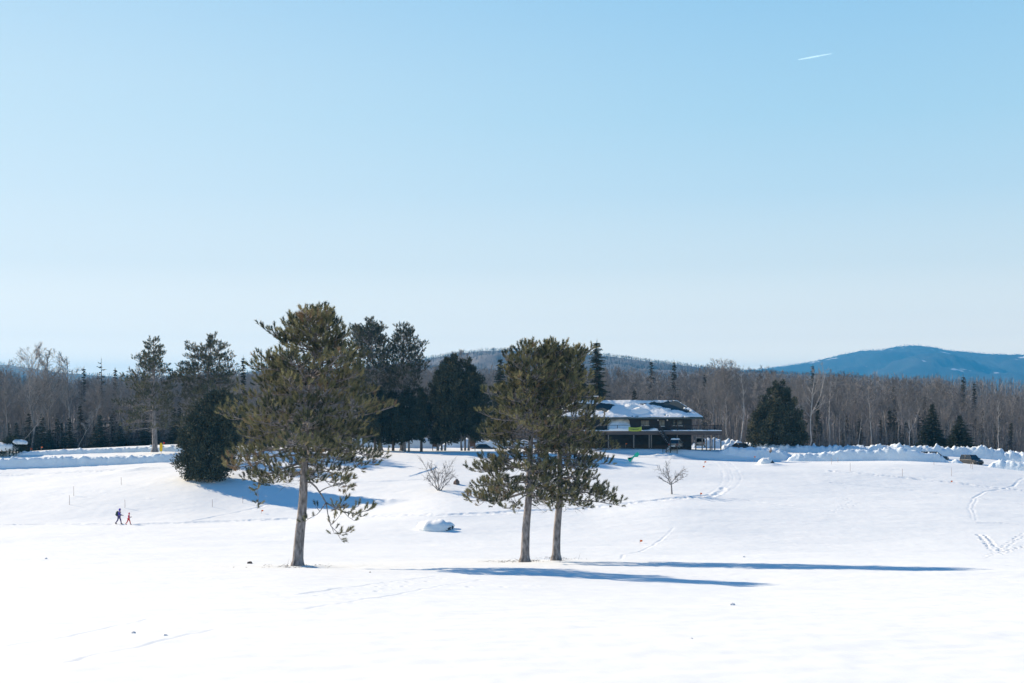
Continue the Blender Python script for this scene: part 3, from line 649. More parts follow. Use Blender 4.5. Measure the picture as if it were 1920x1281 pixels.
put_spruce('spruce_tree', 938, 838, 262, 670, 28, 'dark spruce between the big cedars and the twin pines', seed=55, layers=56, dens=12, ragged=0.35, top=0.75)

# --- bare hardwoods and birches
def bare(H, seed, birch=False, spread=0.30, fork=False, lean=0.0, n1=17, light=False, thick=1.0):
    rg = np.random.default_rng(seed)
    k = 9; t = np.linspace(0, 1, k)
    wob = np.cumsum(rg.normal(size=(k, 2)) * 0.012 * H, 0); wob[0] = 0
    T_ = np.stack([wob[:, 0] + lean * H * t, wob[:, 1], t * H * 0.93], 1); T_[0, 2] = -0.3
    r0 = (0.0105 * H + 0.02) * thick; tr = MB(); tr.tube(T_, r0 * (1 - t * 0.88), 7, False)
    tw_P, tw_D, tw_L, tw_W = [], [], [], []
    lv = []; a0 = 0.38 if not light else 0.3
    for i in range(n1):
        a = a0 + (0.97 - a0) * (i + rg.random()) / n1; p = np.array([np.interp(a, t, T_[:, j]) for j in range(3)])
        ph = rg.uniform(0, 6.28); up = rg.uniform(0.7, 1.6); l = H * spread * (1.15 - a) * rg.uniform(0.6, 1.25) + 0.06 * H
        d = unit(np.array([math.cos(ph), math.sin(ph), up])); lv.append((p, d, l, r0 * 0.42 * (1.1 - a) + 0.012))
    if fork: lv.append((np.array([np.interp(0.45, t, T_[:, j]) for j in range(3)]), unit(np.array([0.45, 0.1, 1.0])), H * 0.5, r0 * 0.5))
    def grow(lv, nch, ratio, sides, store):
        nx = []; Pp = []; Rp = []
        for p, d, l, r in lv:
            m = p + d * l * 0.5 + rg.normal(size=3) * 0.05 * l; e = p + d * l * 0.95 + np.array([0, 0, 0.12 * l]) + rg.normal(size=3) * 0.05 * l
            Pp.append([p, m, e]); Rp.append([r, r * 0.7, r * 0.3])
            for j in range(nch):
                a = 0.25 + 0.75 * (j + rg.random()) / nch; q = p + (m - p) * 2 * a if a < 0.5 else m + (e - m) * (2 * a - 1)
                dd = unit(d + rg.normal(size=3) * 0.55 + np.array([0, 0, 0.2])); nx.append((q, dd, l * ratio * (1.15 - 0.55 * a) * rg.uniform(0.7, 1.2), r * 0.5))
        V, Q = tubes(np.array(Pp), np.array(Rp), sides); store.add(V, Q)
        return nx
    crown = MB()
    l2 = grow(lv, 6 if not light else 4, 0.5, 5, tr if birch else tr)
    l3 = grow(l2, 5 if not light else 4, 0.6, 3, crown if not light else MB())
    def sl(l3, per):
        P = np.repeat(np.array([p for p, *_ in l3]), per, 0); D0 = np.repeat(np.array([d for _, d, *_ in l3]), per, 0); L0 = np.repeat(np.array([l for *_, l, _ in l3]), per)
        n = len(P); u = rg.random(n); u[::per] = 0
        D = unit(D0 + rg.normal(size=(n, 3)) * 0.45 + np.array([0, 0, 0.15])); D[::per] = D0[::per]
        P = P + D0 * (u * L0)[:, None]
        L = np.maximum(0.3, L0 * rg.uniform(0.6, 1.2, n)); W = np.full(n, 0.03 if not light else 0.05); W[::per] *= 1.3
        return slivers(P, D, L, W, rg)
    V, Tq = sl(l3, 7 if not light else 5); crown.add(V, T=Tq)
    return tr, crown
PROTO_N = {}
def bare_thing(name, H, seed, loc, label, group, cat, birch=False, **k):
    tr, cr = bare(H, seed, birch, **k)
    root = thing(name, loc, label, cat, group)
    a = tr.build('trunk', BIRCHBARK if birch else GREYBARK, root, True)
    V = np.vstack(cr.V); b = mesh('crown', V, cr.Q + cr.T, TWIG, root, False, np.clip(np.random.default_rng(seed).normal(0.5, 0.2) + np.zeros(len(V)), 0, 1))
    return root, (a, b)
ENVX = [-200, 0, 150, 230, 330, 450, 560, 800, 900, 1000, 1100, 1200, 1280, 1340, 1400, 1500, 1560, 1600, 1650, 1700, 1750, 1800, 1850, 1920, 2100]
ENVY = [690, 690, 704, 704, 695, 690, 690, 676, 684, 690, 690, 690, 688, 682, 684, 691, 696, 702, 702, 706, 710, 714, 727, 733, 738]
topz = lambda px, Y: (HY - np.interp(px, ENVX, ENVY) - 2 + 7 * vn(np.asarray(px) / 34.0, np.asarray(px) * 0 + 0.5, 95)) / F * Y
ZONES = [(-999, 460, 'in the wood beyond the ploughed road'), (460, 1130, 'in the wood behind the cedars and pines'), (1130, 1395, 'in the wood behind the house'),
         (1395, 1700, 'in the wood behind the long snow bank'), (1700, 3000, 'in the wood beyond the two spruces')]
zone = lambda px: next(z for a, b, z in ZONES if a <= px < b)
hw = [bare_thing('hardwood_tree', 15.0, 100 + i, (0, 0, 0), '-', '-', 'bare tree', n1=15 + i % 4, spread=0.26 + 0.02 * (i % 4)) for i in range(9)]
bi = [bare_thing('birch_tree', 14.0, 140 + i, (0, 0, 0), '-', '-', 'birch tree', True, n1=12, spread=0.17 + 0.02 * i, thick=0.75) for i in range(5)]
used = set()
def plant(kind, i, px, Y, H, rz, label=None, group=None, wide=1.0):
    protos = hw if kind == 'h' else bi; root, parts = protos[i % len(protos)]; H0 = 15.0 if kind == 'h' else 14.0
    loc = at(px, Y); sc = (H / H0 * wide, H / H0 * wide, H / H0)
    lab = label or ('bare grey-brown hardwood %s' if kind == 'h' else 'slender pale-stemmed birch %s') % zone(px)
    g = group or ('bare hardwoods ' if kind == 'h' else 'birches ') + zone(px)
    key = (kind, i % len(protos))
    if key not in used:
        used.add(key); root.location = loc; root.rotation_euler = (0, 0, rz); root.scale = sc; root['label'] = lab; root['group'] = g; return root
    return copy_thing(root, parts, loc, rz, sc, lab, g)
rf = random.Random(12)
n_h = 0
for rowi, (Y0, n) in enumerate([(274, 62), (282, 66), (291, 66), (302, 50)]):
    for k in range(n):
        px = -40 + 2000 * (k + rf.random()) / n; Y = Y0 + rf.uniform(-4, 4)
        if px < 460: Y -= 22
        z = at(px, Y)[2]; H = max(7.0, (float(topz(px, Y)) - z) * rf.uniform(0.52, 1.02))
        birch = px > 1130 and rf.random() < (0.20 if rowi < 2 else 0.10)
        plant('b' if birch else 'h', rf.randrange(45), px, Y, H, rf.uniform(0, 6.28), wide=rf.uniform(0.8, 1.15))
# birches and tall bare trees one can tell apart
for px, Y, tpy, lab, i in [(1385, 268, 690, 'tall straight birch nearest the deck end of the house', 0), (1573, 270, 770, 'leaning young birch with sparse top behind the snow bank', 2),
                           (1556, 271, 705, 'thick white birch next to the leaning young one', 1), (1366, 269, 735, 'short white birch between the deck and the tall straight birch', 3),
                           (1634, 270, 715, 'thin white birch midway between the round cedar and the spruces', 4), (1872, 262, 745, 'grey-white birch beyond the wide spruce', 1)]:
    plant('b', i, px, Y, (HY - tpy) / F * Y - at(px, Y)[2], rf.uniform(0, 6), lab, 'single birches')
for px, Y, Hpy, nm, lab, sd, kw in [
    (1516, 266, 690, 'birch_tree', 'tall white birch forking high, right behind the round cedar', 161, dict(birch=True, fork=True, spread=0.2, n1=12, thick=.8)),
    (1704, 266, 760, 'birch_tree', 'white birch splitting into a V beside the slimmer spruce', 162, dict(birch=True, fork=True, spread=0.16, n1=8)),
    (22, 236, 742, 'birch_tree', 'pale birch trunk leaning steeply over the dark young firs', 163, dict(birch=True, lean=0.75, n1=6, spread=0.12, thick=.28)),
    (143, 238, 752, 'birch_tree', 'thin leaning pale stem in front of the young firs', 164, dict(birch=True, lean=0.5, n1=6, spread=0.12, thick=.25)),
    (58, 246, 648, 'hardwood_tree', 'tallest bare tree with wide fan of twigs above the road wood', 165, dict(spread=0.36, n1=26)),
    (90, 250, 654, 'hardwood_tree', 'tall bare tree just beside the tallest one, narrower top', 166, dict(spread=0.3, n1=24)),
    (124, 246, 661, 'hardwood_tree', 'tall bare tree with a clear stem and small round top', 167, dict(spread=0.24, n1=18)),
    (860, 252, 655, 'hardwood_tree', 'pale brown bare tree rising behind the big cedars', 168, dict(spread=0.28, n1=26)),
    (1340, 300, 674, 'hardwood_tree', 'tall bare tree above the house end of the wood', 169, dict(spread=0.34, n1=24)),
    (1365, 306, 676, 'hardwood_tree', 'second tall bare tree above the wood, nearer the round cedar', 170, dict(spread=0.3, n1=22)),
    (8, 250, 676, 'hardwood_tree', 'tall bare tree over the snow-laden shrub', 171, dict(spread=0.3, n1=22)),
    (262, 250, 668, 'hardwood_tree', 'bare tree showing behind the open brownish pine', 172, dict(spread=0.32, n1=22))]:
    x, y, z = at(px, Y)
    bare_thing(nm, (HY - Hpy) / F * Y - z, sd, (x, y, z), lab, None, 'birch tree' if 'birch' in nm else 'bare tree', **kw)
# evergreens in and above the woods
for i, (px, Y, tpy, hwp, lab) in enumerate([
    (190, 292, 674, 17, 'white pine with layered fan top standing above the road wood'), (157, 296, 688, 12, 'small pine top left of the layered white pine'), (216, 294, 690, 11, 'narrow spruce beside the layered white pine'),
    (1221, 340, 675, 20, 'spruce top breaking the skyline over the house, nearer the tall spruce'), (1264, 345, 676, 20, 'spruce top breaking the skyline over the house roof end'),
    (1524, 420, 684, 16, 'dark fir top behind the forked birch'), (1676, 300, 722, 9, 'small dark fir high in the wood between round cedar and spruces'),
    (1806, 330, 704, 15, 'pointed fir standing above the wood over the wide spruce'), (1827, 330, 717, 11, 'smaller fir next to the pointed one above the wood'),
    (1533, 275, 752, 12, 'young fir in the shade beside the forked birch'), (1668, 280, 768, 16, 'dark young fir among the birches midway to the spruces'),
    (1322, 300, 700, 8, 'thin dark fir behind the roof end'), (456, 244, 668, 9, 'spruce tip showing between the round-topped pine and lone pine'),
    (1190, 275, 730, 16, 'dark fir directly behind the chimney end of the roof'), (1735, 280, 742, 14, 'fir behind the slimmer of the two spruces')]):
    put_spruce('fir_tree', px, None, Y, tpy, hwp, lab, None, 200 + i, 'fir tree', layers=14 if i == 0 else 40, dens=7 if i == 0 else 9, ragged=0.5, top=0.5 if i == 0 else 0.9, droop=0.15)
for i in range(30):
    px = 20 + 14.4 * i + rf.uniform(-8, 8); Y = rf.uniform(242, 262)
    put_spruce('young_fir', px, None, Y, rf.uniform(758, 806), rf.uniform(15, 26), 'dark young fir at the shaded edge of the road wood', 'young firs along the wood edge', 230 + i, 'fir tree', layers=26, dens=9, ragged=0.4)

for i in range(12):
    px = [1498, 1540, 1588, 1612, 1652, 1684, 1700, 1722, 1776, 1842, 1868, 1896][i]; Y = rf.uniform(272, 290)
    put_spruce('young_fir', px, None, Y, rf.uniform(768, 800), rf.uniform(12, 20), 'dark young fir in the shade between trunks behind the snow banks', 'young firs under the wood behind the snow banks', 270 + i, 'fir tree', layers=26, dens=9, ragged=0.5)

def woods():
    """the mass of the wood behind its front rows"""
    rg = np.random.default_rng(77); V, Q, Tt, tn = [], [], [], []; n0 = 0
    protos = []
    for i in range(6):
        tr, cr = bare(15.0, 300 + i, light=True, n1=12); m = MB()
        for src in (tr, cr):
            for v in [np.vstack(src.V)]: m.add(v, np.vstack(src.Q) if src.Q else [], np.vstack(src.T) if src.T else [])
        protos.append((np.vstack(m.V), np.vstack(m.Q), np.vstack(m.T) if m.T else np.zeros((0, 3), int)))
    for k in range(1750):
        Y = 310 * (900 / 310) ** (rg.random() ** 1.7); px = rg.uniform(-60, 1980) if k < 1250 else (rg.uniform(-420, -60) if k % 2 else rg.uniform(1980, 2340)); Y = Y if k < 1250 else 245 + (Y - 310) * 0.9
        x, y, z = at(px, Y); H = np.clip((float(topz(px, Y)) - z) * rg.uniform(0.75, 1.02), 6, 19)
        v, q, t = protos[rg.integers(6)]; a = rg.uniform(0, 6.28); c, s_ = math.cos(a), math.sin(a); sc = H / 15
        W = v * np.array([sc * 1.1, sc * 1.1, sc]); W = np.stack([W[:, 0] * c - W[:, 1] * s_ + x, W[:, 0] * s_ + W[:, 1] * c + y, W[:, 2] + z], 1)
        V.append(W); Q.append(q + n0); Tt.append(t + n0); tn.append(np.full(len(W), np.clip(rg.normal(0.45, 0.25), 0, 1))); n0 += len(W)
    n = 7200; K = 12; Y = 560 * (1500 / 560) ** rg.random(n); px = rg.uniform(-480, 2400, n); X = (px - CX) / F * Y; h = rg.uniform(8, 14, n)
    P = np.repeat(np.stack([X, Y, T1(X, Y)], 1), K, 0); u = rg.uniform(0.1, 0.8, n * K); u[::K] = 0; hr = np.repeat(h, K); P[:, 2] += u * hr
    D = np.stack([rg.normal(size=n * K) * 0.45, rg.normal(size=n * K) * 0.45, np.ones(n * K)], 1); D[::K, :2] *= 0.1; D = unit(D)
    L = hr * (1 - u) * rg.uniform(0.4, 0.8, n * K); L[::K] = h; W = hr * 0.018; W[::K] = h * 0.03
    Vv, Tq = slivers(P, D, L, W, rg); V.append(Vv); Tt.append(Tq + n0); tn.append(np.repeat(np.repeat(rg.random(n) * 0.9, K), 3)); n0 += len(Vv)
    tag(mesh('distant_wood', np.vstack(V), [np.vstack(Q), np.vstack(Tt)], TWIG, None, False, np.concatenate(tn)), 'grey-brown mass of bare trees filling the wood to the skyline', None, None, 'stuff')
    # brush: thin saplings
    n = 15000; px = rg.uniform(-60, 1990, n); Y = 268 + 130 * rg.random(n) ** 1.6 - np.where(px < 460, 22, 0)
    X = (px - CX) / F * Y; Z = T1(X, Y); K = 9; h = 1.5 + 6 * rg.random(n) ** 1.6
    P = np.repeat(np.stack([X, Y, Z], 1), K, 0); u = rg.uniform(0.1, 0.8, n * K); u[::K] = 0; hr = np.repeat(h, K); P[:, 2] += u * hr
    D = np.stack([rg.normal(size=n * K) * 0.5, rg.normal(size=n * K) * 0.5, np.ones(n * K)], 1); D[::K, :2] *= 0.15; D = unit(D)
    L = hr * (1 - u) * rg.uniform(0.3, 0.7, n * K); L[::K] = h; W = np.full(n * K, 0.045); W[::K] = 0.08
    Vv, Tq = slivers(P, D, L, W, rg)
    tag(mesh('undergrowth', Vv, [Tq], TWIG, None, False, np.repeat(np.repeat(rg.random(n) * 0.7, K), 3)), 'tangle of thin bare saplings under the wood', None, None, 'stuff')
woods()
def brush_cover_sheet():  # brown sheet added over the snow so sunlit ground doesn't show between trunks
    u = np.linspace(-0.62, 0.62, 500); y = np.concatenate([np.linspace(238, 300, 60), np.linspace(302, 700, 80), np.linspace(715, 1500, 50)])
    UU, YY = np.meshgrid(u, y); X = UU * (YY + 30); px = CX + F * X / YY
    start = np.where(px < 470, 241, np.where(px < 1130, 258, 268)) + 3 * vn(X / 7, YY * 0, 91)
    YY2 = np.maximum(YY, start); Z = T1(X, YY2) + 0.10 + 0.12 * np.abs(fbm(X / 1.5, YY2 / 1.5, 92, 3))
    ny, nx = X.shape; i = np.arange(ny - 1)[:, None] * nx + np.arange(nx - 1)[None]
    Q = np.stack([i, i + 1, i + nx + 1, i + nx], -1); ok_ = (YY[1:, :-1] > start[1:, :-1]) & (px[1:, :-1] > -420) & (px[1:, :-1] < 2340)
    tag(mesh('added_brush_cover', np.stack([X, YY2, Z], -1).reshape(-1, 3), [Q[ok_].reshape(-1, 4)], mat('brown_brush_cover', (0.10, 0.085, 0.078), 0.95, (0.20, 0.18, 0.17), 0.6)), kind='structure')
brush_cover_sheet()

# bare shrub and small bare tree on the open snow
def shrub(px, py, H_px, W_px, label, name, seed, stems, cat):
    x, y, z = hit(px, py); s = F / y; H = H_px / s; rg = np.random.default_rng(seed)
    root = thing(name, (x, y, z), label, cat); tr = MB(); cr = MB(); tp, td, tl = [], [], []
    if stems == 1:
        tr.tube([[0, 0, -.2], [-0.05, 0, H * 0.22], [-0.1, 0.05, H * 0.36]], [0.11, 0.085, 0.075], 8, False)
        arms = [(-0.1, 0.33, a, e) for a, e in [(3.0, 0.5), (0.2, 0.55), (1.9, 1.9), (2.6, 1.0), (0.7, 0.75), (4.4, 0.7), (5.4, 0.6)]]
    else: arms = [(0.1 * math.cos(k * 1.3), 0.0, k * 2 * math.pi / stems + rg.normal() * 0.2, rg.uniform(0.55, 1.8)) for k in range(stems)]
    for ax, h0, ph, up in arms:
        L = min(H * (1.05 - h0) * math.sqrt(1 + 1 / up ** 2), W_px / s / 2 * math.sqrt(1 + up * up)) * rg.uniform(0.85, 1.05)
        d = unit(np.array([math.cos(ph), math.sin(ph), up])); p0 = np.array([ax, 0, h0 * H - (0.1 if stems > 1 else 0)])
        t = np.linspace(0, 1, 7)[:, None]; P = p0 + d * L * t + np.array([0, 0, 1]) * (0.05 * L * np.sin(t * 3)) + np.cumsum(rg.normal(size=(7, 3)), 0) * 0.02 * L
        tr.tube(P, 0.055 * (1 - 0.8 * t[:, 0]), 6, False)
        for j in range(14):
            a = rg.uniform(0.25, 1); i = min(5, int(a * 6)); q = P[i] + (P[i + 1] - P[i]) * (a * 6 - i)
            dd = unit(d + rg.normal(size=3) * 0.7 + np.array([0, 0, 0.3])); l = L * 0.32 * rg.uniform(0.5, 1.2)
            m = q + dd * l * 0.5 + rg.normal(size=3) * 0.05 * l; e = q + dd * l
            cr.tube(np.stack([q, m, e]), [0.022, 0.016, 0.008], 4, False)
            for _ in range(9):
                tp.append(q + (e - q) * rg.uniform(0.15, 1)); td.append(dd + rg.normal(size=3) * 0.6); tl.append(l * rg.uniform(0.25, 0.6))
    tr.build('trunk' if stems == 1 else 'stem', GREYBARK, root, True)
    V, Tq = slivers(np.array(tp), unit(np.array(td)), np.array(tl), np.full(len(tl), 0.022), rg); cr.add(V, T=Tq)
    VV = np.vstack(cr.V); mesh('crown', VV, cr.Q + cr.T, TWIG, root, False, np.full(len(VV), 0.45))
shrub(824, 920, 56, 66, 'bare many-stemmed shrub on the open snow before the cedars', 'bare_shrub', 401, 9, 'shrub')
shrub(1260, 927, 56, 56, 'small bare tree alone on the snow below the house', 'bare_sapling', 402, 1, 'bare tree')

# ------------------------------------------------------------------ snow banks
def bank(name, path, height, width, seed, label_kind='structure', rough=0.22, lift=0.0, taper=True, m=None):
    P = np.array(path, float); seg = np.linalg.norm(np.diff(P, axis=0), axis=1); cum = np.concatenate([[0], np.cumsum(seg)])
    n = int(cum[-1] / 0.22) + 2; u = np.linspace(0, cum[-1], n); C = np.stack([np.interp(u, cum, P[:, i]) for i in range(2)], 1)
    ker = np.hanning(31); ker /= ker.sum(); C = np.stack([np.convolve(np.pad(C[:, i], 31, mode='edge'), ker, 'same')[31:-31] for i in range(2)], 1)
    Tn = unit(np.gradient(C, axis=0)); Nn = np.stack([-Tn[:, 1], Tn[:, 0]], 1)
    hgt = np.interp(u, np.linspace(0, cum[-1], len(height)), height)
    hgt = hgt * (1 + 0.12 * vn(u / 4.5, u * 0, seed) + 0.08 * vn(u / 1.3, u * 0 + 3, seed + 1))
    if taper: hgt = hgt * np.clip(np.minimum(u, cum[-1] - u) / 2.5, 0, 1) ** 0.6
    tv = np.linspace(-1, 1, 34); X = C[:, 0:1] + Nn[:, 0:1] * tv * width / 2; Y = C[:, 1:2] + Nn[:, 1:2] * tv * width / 2
    prof = np.where(tv < -0.5, np.sin(np.pi / 2 * np.clip((tv + 1) / 0.42, 0, 1)) ** 1.2, np.cos(np.pi / 2 * np.clip((tv + 0.5) / 1.5, 0, 1)) ** 0.9)[None]; prof = np.clip(prof, 0, 1); UU = u[:, None] + 0 * tv; VV = tv[None] * width / 2 + 0 * u[:, None]
    ch = np.abs(fbm(UU / 0.9, VV / 0.9, seed + 5, 4, 0.65)) * 1.3 - 0.5; ch = ch * (0.35 + 0.65 * np.clip((prof - 0.45) / 0.4, 0, 1))
    Z = T1(X, Y) - 0.12 + hgt[:, None] * prof + rough * ch * np.sqrt(prof) * np.minimum(1, hgt[:, None]) + (0.22 * vn(UU / 0.45, VV / 0.45, seed + 9) + 0.2 * vn(UU / 0.24, VV / 0.24, seed + 10)) * rough * np.sqrt(prof)
    off = rough * 0.3 * vn(UU / 0.8 + 9, VV / 0.8, seed + 12) * np.sqrt(prof)
    X = X + Nn[:, 0:1] * off; Y = Y + Nn[:, 1:2] * off
    ny, nx = X.shape; i = np.arange(ny - 1)[:, None] * nx + np.arange(nx - 1)[None]
    Q = np.stack([i, i + 1, i + nx + 1, i + nx], -1).reshape(-1, 4)
    return tag(mesh(name, np.stack([X, Y, Z], -1).reshape(-1, 3), [Q], m or BANKSNOW), kind=label_kind)
pp = lambda *a: [((px - CX) / F * Y, Y) for px, Y in a]
bank('snow_bank', pp((1470, 234.5), (1560, 232.5), (1650, 231), (1720, 229), (1765, 230), (1785, 229)), [1.0, 1.6, 1.75, 1.8, 1.5, 1.2], 4.6, 3)
bank('snow_bank', pp((1780, 230.5), (1812, 229)), [1.2, 1.0], 3, 4)
bank('snow_bank', pp((1848, 226), (1880, 225), (1930, 223), (1990, 221), (2080, 220)), [1.2, 1.5, 1.4, 1.5, 1.5], 4.6, 6)
bank('snow_bank', pp((1345, 254), (1400, 253), (1470, 250), (1560, 249), (1640, 248), (1720, 247), (1800, 246), (1880, 244), (1960, 241), (2060, 238)), [1.1, 1.1, 1.1, 1.2, 1.3, 1.5, 1.6, 1.7, 1.6, 1.5], 6, 8, rough=0.35)
bank('snow_bank', pp((1290, 262), (1350, 262), (1410, 261)), [1.7, 1.8, 1.6], 6, 9, rough=0.4)
bank('snow_bank', pp((1340, 237.2), (1385, 236.8), (1440, 236), (1490, 235)), [0.5, 0.9, 1.1, 1.3], 3.4, 10)
bank('snow_bank', pp((640, 246), (720, 245), (800, 243), (830, 243)), [1.6, 1.9, 1.9, 1.6], 5, 11)
bank('snow_bank', pp((820, 250), (880, 250), (930, 249), (1060, 248)), [1.4, 1.5, 1.5, 1.4], 5, 12)
bank('snow_bank', pp((-60, 212), (60, 211.5), (180, 210.5), (280, 209), (345, 208), (400, 208)), [1.5, 1.4, 1.3, 1.2, 1.1, 0.9], 3.0, 13, rough=0.2)
bank('snow_bank', pp((-60, 222), (60, 221), (180, 220), (270, 219), (340, 217), (420, 216)), [0.5, 0.5, 0.6, 0.7, 0.7, 0.5], 1.8, 14, rough=0.3)

# ------------------------------------------------------------------ house
WALLM = mat('dark_siding', (0.028, 0.030, 0.034), 0.75, (0.04, 0.042, 0.046), 3, stretch=(0.3, 1, 6))
ROOFM = mat('dark_green_roofing', (0.02, 0.036, 0.04), 0.8, (0.03, 0.046, 0.05), 5)
TRIM = mat('grey_green_trim', (0.06, 0.085, 0.085), 0.6)
DECKW = mat('weathered_deck_wood', (0.07, 0.06, 0.06), 0.8, (0.11, 0.095, 0.09), 3, stretch=(0.4, 1, 5))
POSTW = mat('grey_post_wood', (0.16, 0.14, 0.125), 0.8, (0.24, 0.21, 0.185), 4)
RAILM = mat('dark_rail', (0.02, 0.021, 0.025), 0.6)
GLASS = mat('window_glass', (0.10, 0.12, 0.12), 0.12, (0.17, 0.18, 0.165), 2.0, spec=0.6)
CURT = mat('pale_curtain', (0.34, 0.34, 0.29), 0.9, (0.25, 0.26, 0.24), 5, stretch=(6, 1, 0.2))
FRAMEM = mat('window_frame_dark', (0.06, 0.065, 0.07), 0.6)
WHITE = mat('white_paint', (0.78, 0.79, 0.80), 0.5)
hY = 241.0; hs_ = F / hY
hx = lambda px: (px - CX) / hs_
hz = lambda py: (HY - py) / hs_
def house():
    g = at(1220, hY)[2] - 0.25
    x0, x1 = hx(1040), hx(1297); zD = hz(808.5); zE = hz(783)
    root = thing('house', (hx(1220), hY, g), 'dark two-storey lodge with snowy hip roof and raised deck', 'house')
    root.location = (0, 0, 0)
    def P(o): return o
    MB().box(x0, x1, hY, hY + 7.4, zD, zE + 0.05).build('upper_wall', WALLM, root, bevel=0.01)
    MB().box(x0 + 0.02, x1 - 0.02, hY + 0.3, hY + 7.3, g - 0.3, zD).build('lower_wall', mat('dark_basement', (0.022, 0.022, 0.026), 0.85, (0.035, 0.033, 0.035), 2), root)
    # hip roof
    ex0, ex1, ey0, ey1 = x0 - 1.2, hx(1316), hY - 1.9, hY + 9.1; ry = hY + 3.6
    rz = (HY - 752) / F * ry; rx0, rx1 = x0 + 4.0, hx(1270) * ry / hY; th = 0.16
    def roofz(x, y):
        f = np.minimum((y - ey0) / (ry - ey0), (ey1 - y) / (ey1 - ry)); fx = np.minimum((ex1 - x) / (ex1 - rx1), (x - ex0) / (rx0 - ex0))
        return zE + (rz - zE) * np.clip(np.minimum(f, fx), 0, 1)
    rv = [[ex0, ey0, zE], [ex1, ey0, zE], [ex1, ey1, zE], [ex0, ey1, zE], [rx0, ry, rz], [rx1, ry, rz]]
    m = MB(); m.add(rv, [[0, 1, 5, 4], [2, 3, 4, 5]], [[1, 2, 5], [3, 0, 4]])
    m.add([[ex0, ey0, zE - 0.02], [ex1, ey0, zE - 0.02], [ex1, ey1, zE - 0.02], [ex0, ey1, zE - 0.02]], [[3, 2, 1, 0]])
    roof = m.build('roof', ROOFM, root)
    f = MB(); f.box(ex0, ex1, ey0 - 0.04, ey0 - 0.003, zE - 0.24, zE + 0.03); f.box(ex1 + 0.003, ex1 + 0.04, ey0 - 0.04, ey1, zE - 0.24, zE + 0.03)
    f.build('fascia', TRIM, roof)
    # snow lying on the roof, with bare patches
    def snow(name, mask, parent=roof, seed=0, base=0.16):
        xs = np.linspace(ex0 + 0.05, ex1 - 0.05, 300); ys = np.linspace(ey0 - 0.02, ey1, 90); XX, YY = np.meshgrid(xs, ys)
        Zr = roofz(XX, YY); k = mask(XX, YY)
        t = np.where(k > 0, base * np.sqrt(np.clip(k, 0, 1)) + 0.06 * np.clip(k, 0, 1) * fbm(XX / 1.3, YY / 1.3, seed, 4) , -0.12)
        V = np.stack([XX, YY, Zr + t], -1).reshape(-1, 3); ny, nx = XX.shape; i = np.arange(ny - 1)[:, None] * nx + np.arange(nx - 1)[None]
        Q = np.stack([i, i + 1, i + nx + 1, i + nx], -1).reshape(-1, 4); keep = (t.reshape(-1)[Q] > -0.1).any(1)
        mesh(name, V, [Q[keep]], SNOW, parent)
    def inside(px, v, poly):
        r = np.zeros(px.shape, bool); n = len(poly)
        for i in range(n):
            (x0_, y0_), (x1_, y1_) = poly[i], poly[(i + 1) % n]
            c_ = ((y0_ > v) != (y1_ > v)) & (px < (x1_ - x0_) * (v - y0_) / ((y1_ - y0_) if y1_ != y0_ else 1e-9) + x0_); r ^= c_
        return r
    def mask(X, Y):
        v = (Y - ey0) / (ry - ey0); px = CX + X * F / Y
        n1 = 3.5 * fbm(X / 1.6, Y / 1.1, 71, 4); n2 = 0.05 * fbm(X / 1.1 + 7, Y / 1.3, 72, 4)
        barer = inside(px + n1, v + n2, [(1193, .80), (1222, .90), (1247, .93), (1251, .99), (1273, 1.02), (1296, .26), (1281, .33), (1261, .45), (1238, .61), (1219, .74)])
        barel = inside(px + n1, v + n2, [(1060, .87), (1143, .85), (1152, .72), (1150, .6), (1137, .29), (1113, .42), (1060, .42)])
        thin = fbm(X / 0.9 + 3, Y / 0.5, 75, 4) + 0.9 * np.clip((px - 1225) / 60, -1, 1) * np.clip(v, 0, 1) > 0.95
        a = np.where(barer | barel | thin, -1.0, 0.8 + 0.2 * n1)
        return np.where(a > 0, a * np.clip((Y - ey0) / 0.25, 0.25, 1), a)
    snow('roof_snow', mask, seed=73)
    hm = MB()
    for (ax, ay, r, h) in ((hx(1185), ey0 + 3.3, 1.1, 0.40), (hx(1200), ey0 + 2.0, 1.3, 0.45)):
        a = np.linspace(0, 2 * np.pi, 28, endpoint=False); q = np.linspace(0, 1, 10)
        V = np.array([[ax + 1.3 * r * s_ * math.cos(t), ay + 0.8 * r * s_ * math.sin(t), float(roofz(np.array(ax), np.array(ay + 0.8 * r * s_ * math.sin(t)))) + 0.1 + h * (1 - s_ ** 2) * (1 + 0.2 * math.sin(3 * t + ax)) - 0.15 * (s_ == 1)] for s_ in q for t in a])
        hm.add(V, [[i * 28 + j, i * 28 + (j + 1) % 28, (i + 1) * 28 + (j + 1) % 28, (i + 1) * 28 + j] for i in range(9) for j in range(28)])
    hm.build('snow_drift', SNOW, roof, True)
    v = MB(); v.tube([[hx(1132), ey0 + 5.4, roofz(np.array(hx(1132)), np.array(ey0 + 5.4)) - 0.1], [hx(1132), ey0 + 5.4, rz + 0.15]], 0.06, 8); v.build('vent_pipe', POSTW, roof)
    c = MB(); c.box(hx(1114), hx(1124), ry + 0.4, ry + 1.3, rz - 0.8, rz + 0.75); ch = c.build('chimney', WALLM, roof, bevel=0.02)
    c = MB(); c.box(hx(1113), hx(1125), ry + 0.3, ry + 1.4, rz + 0.753, rz + 0.9); c.build('chimney_cap', SNOW, ch, bevel=0.05)
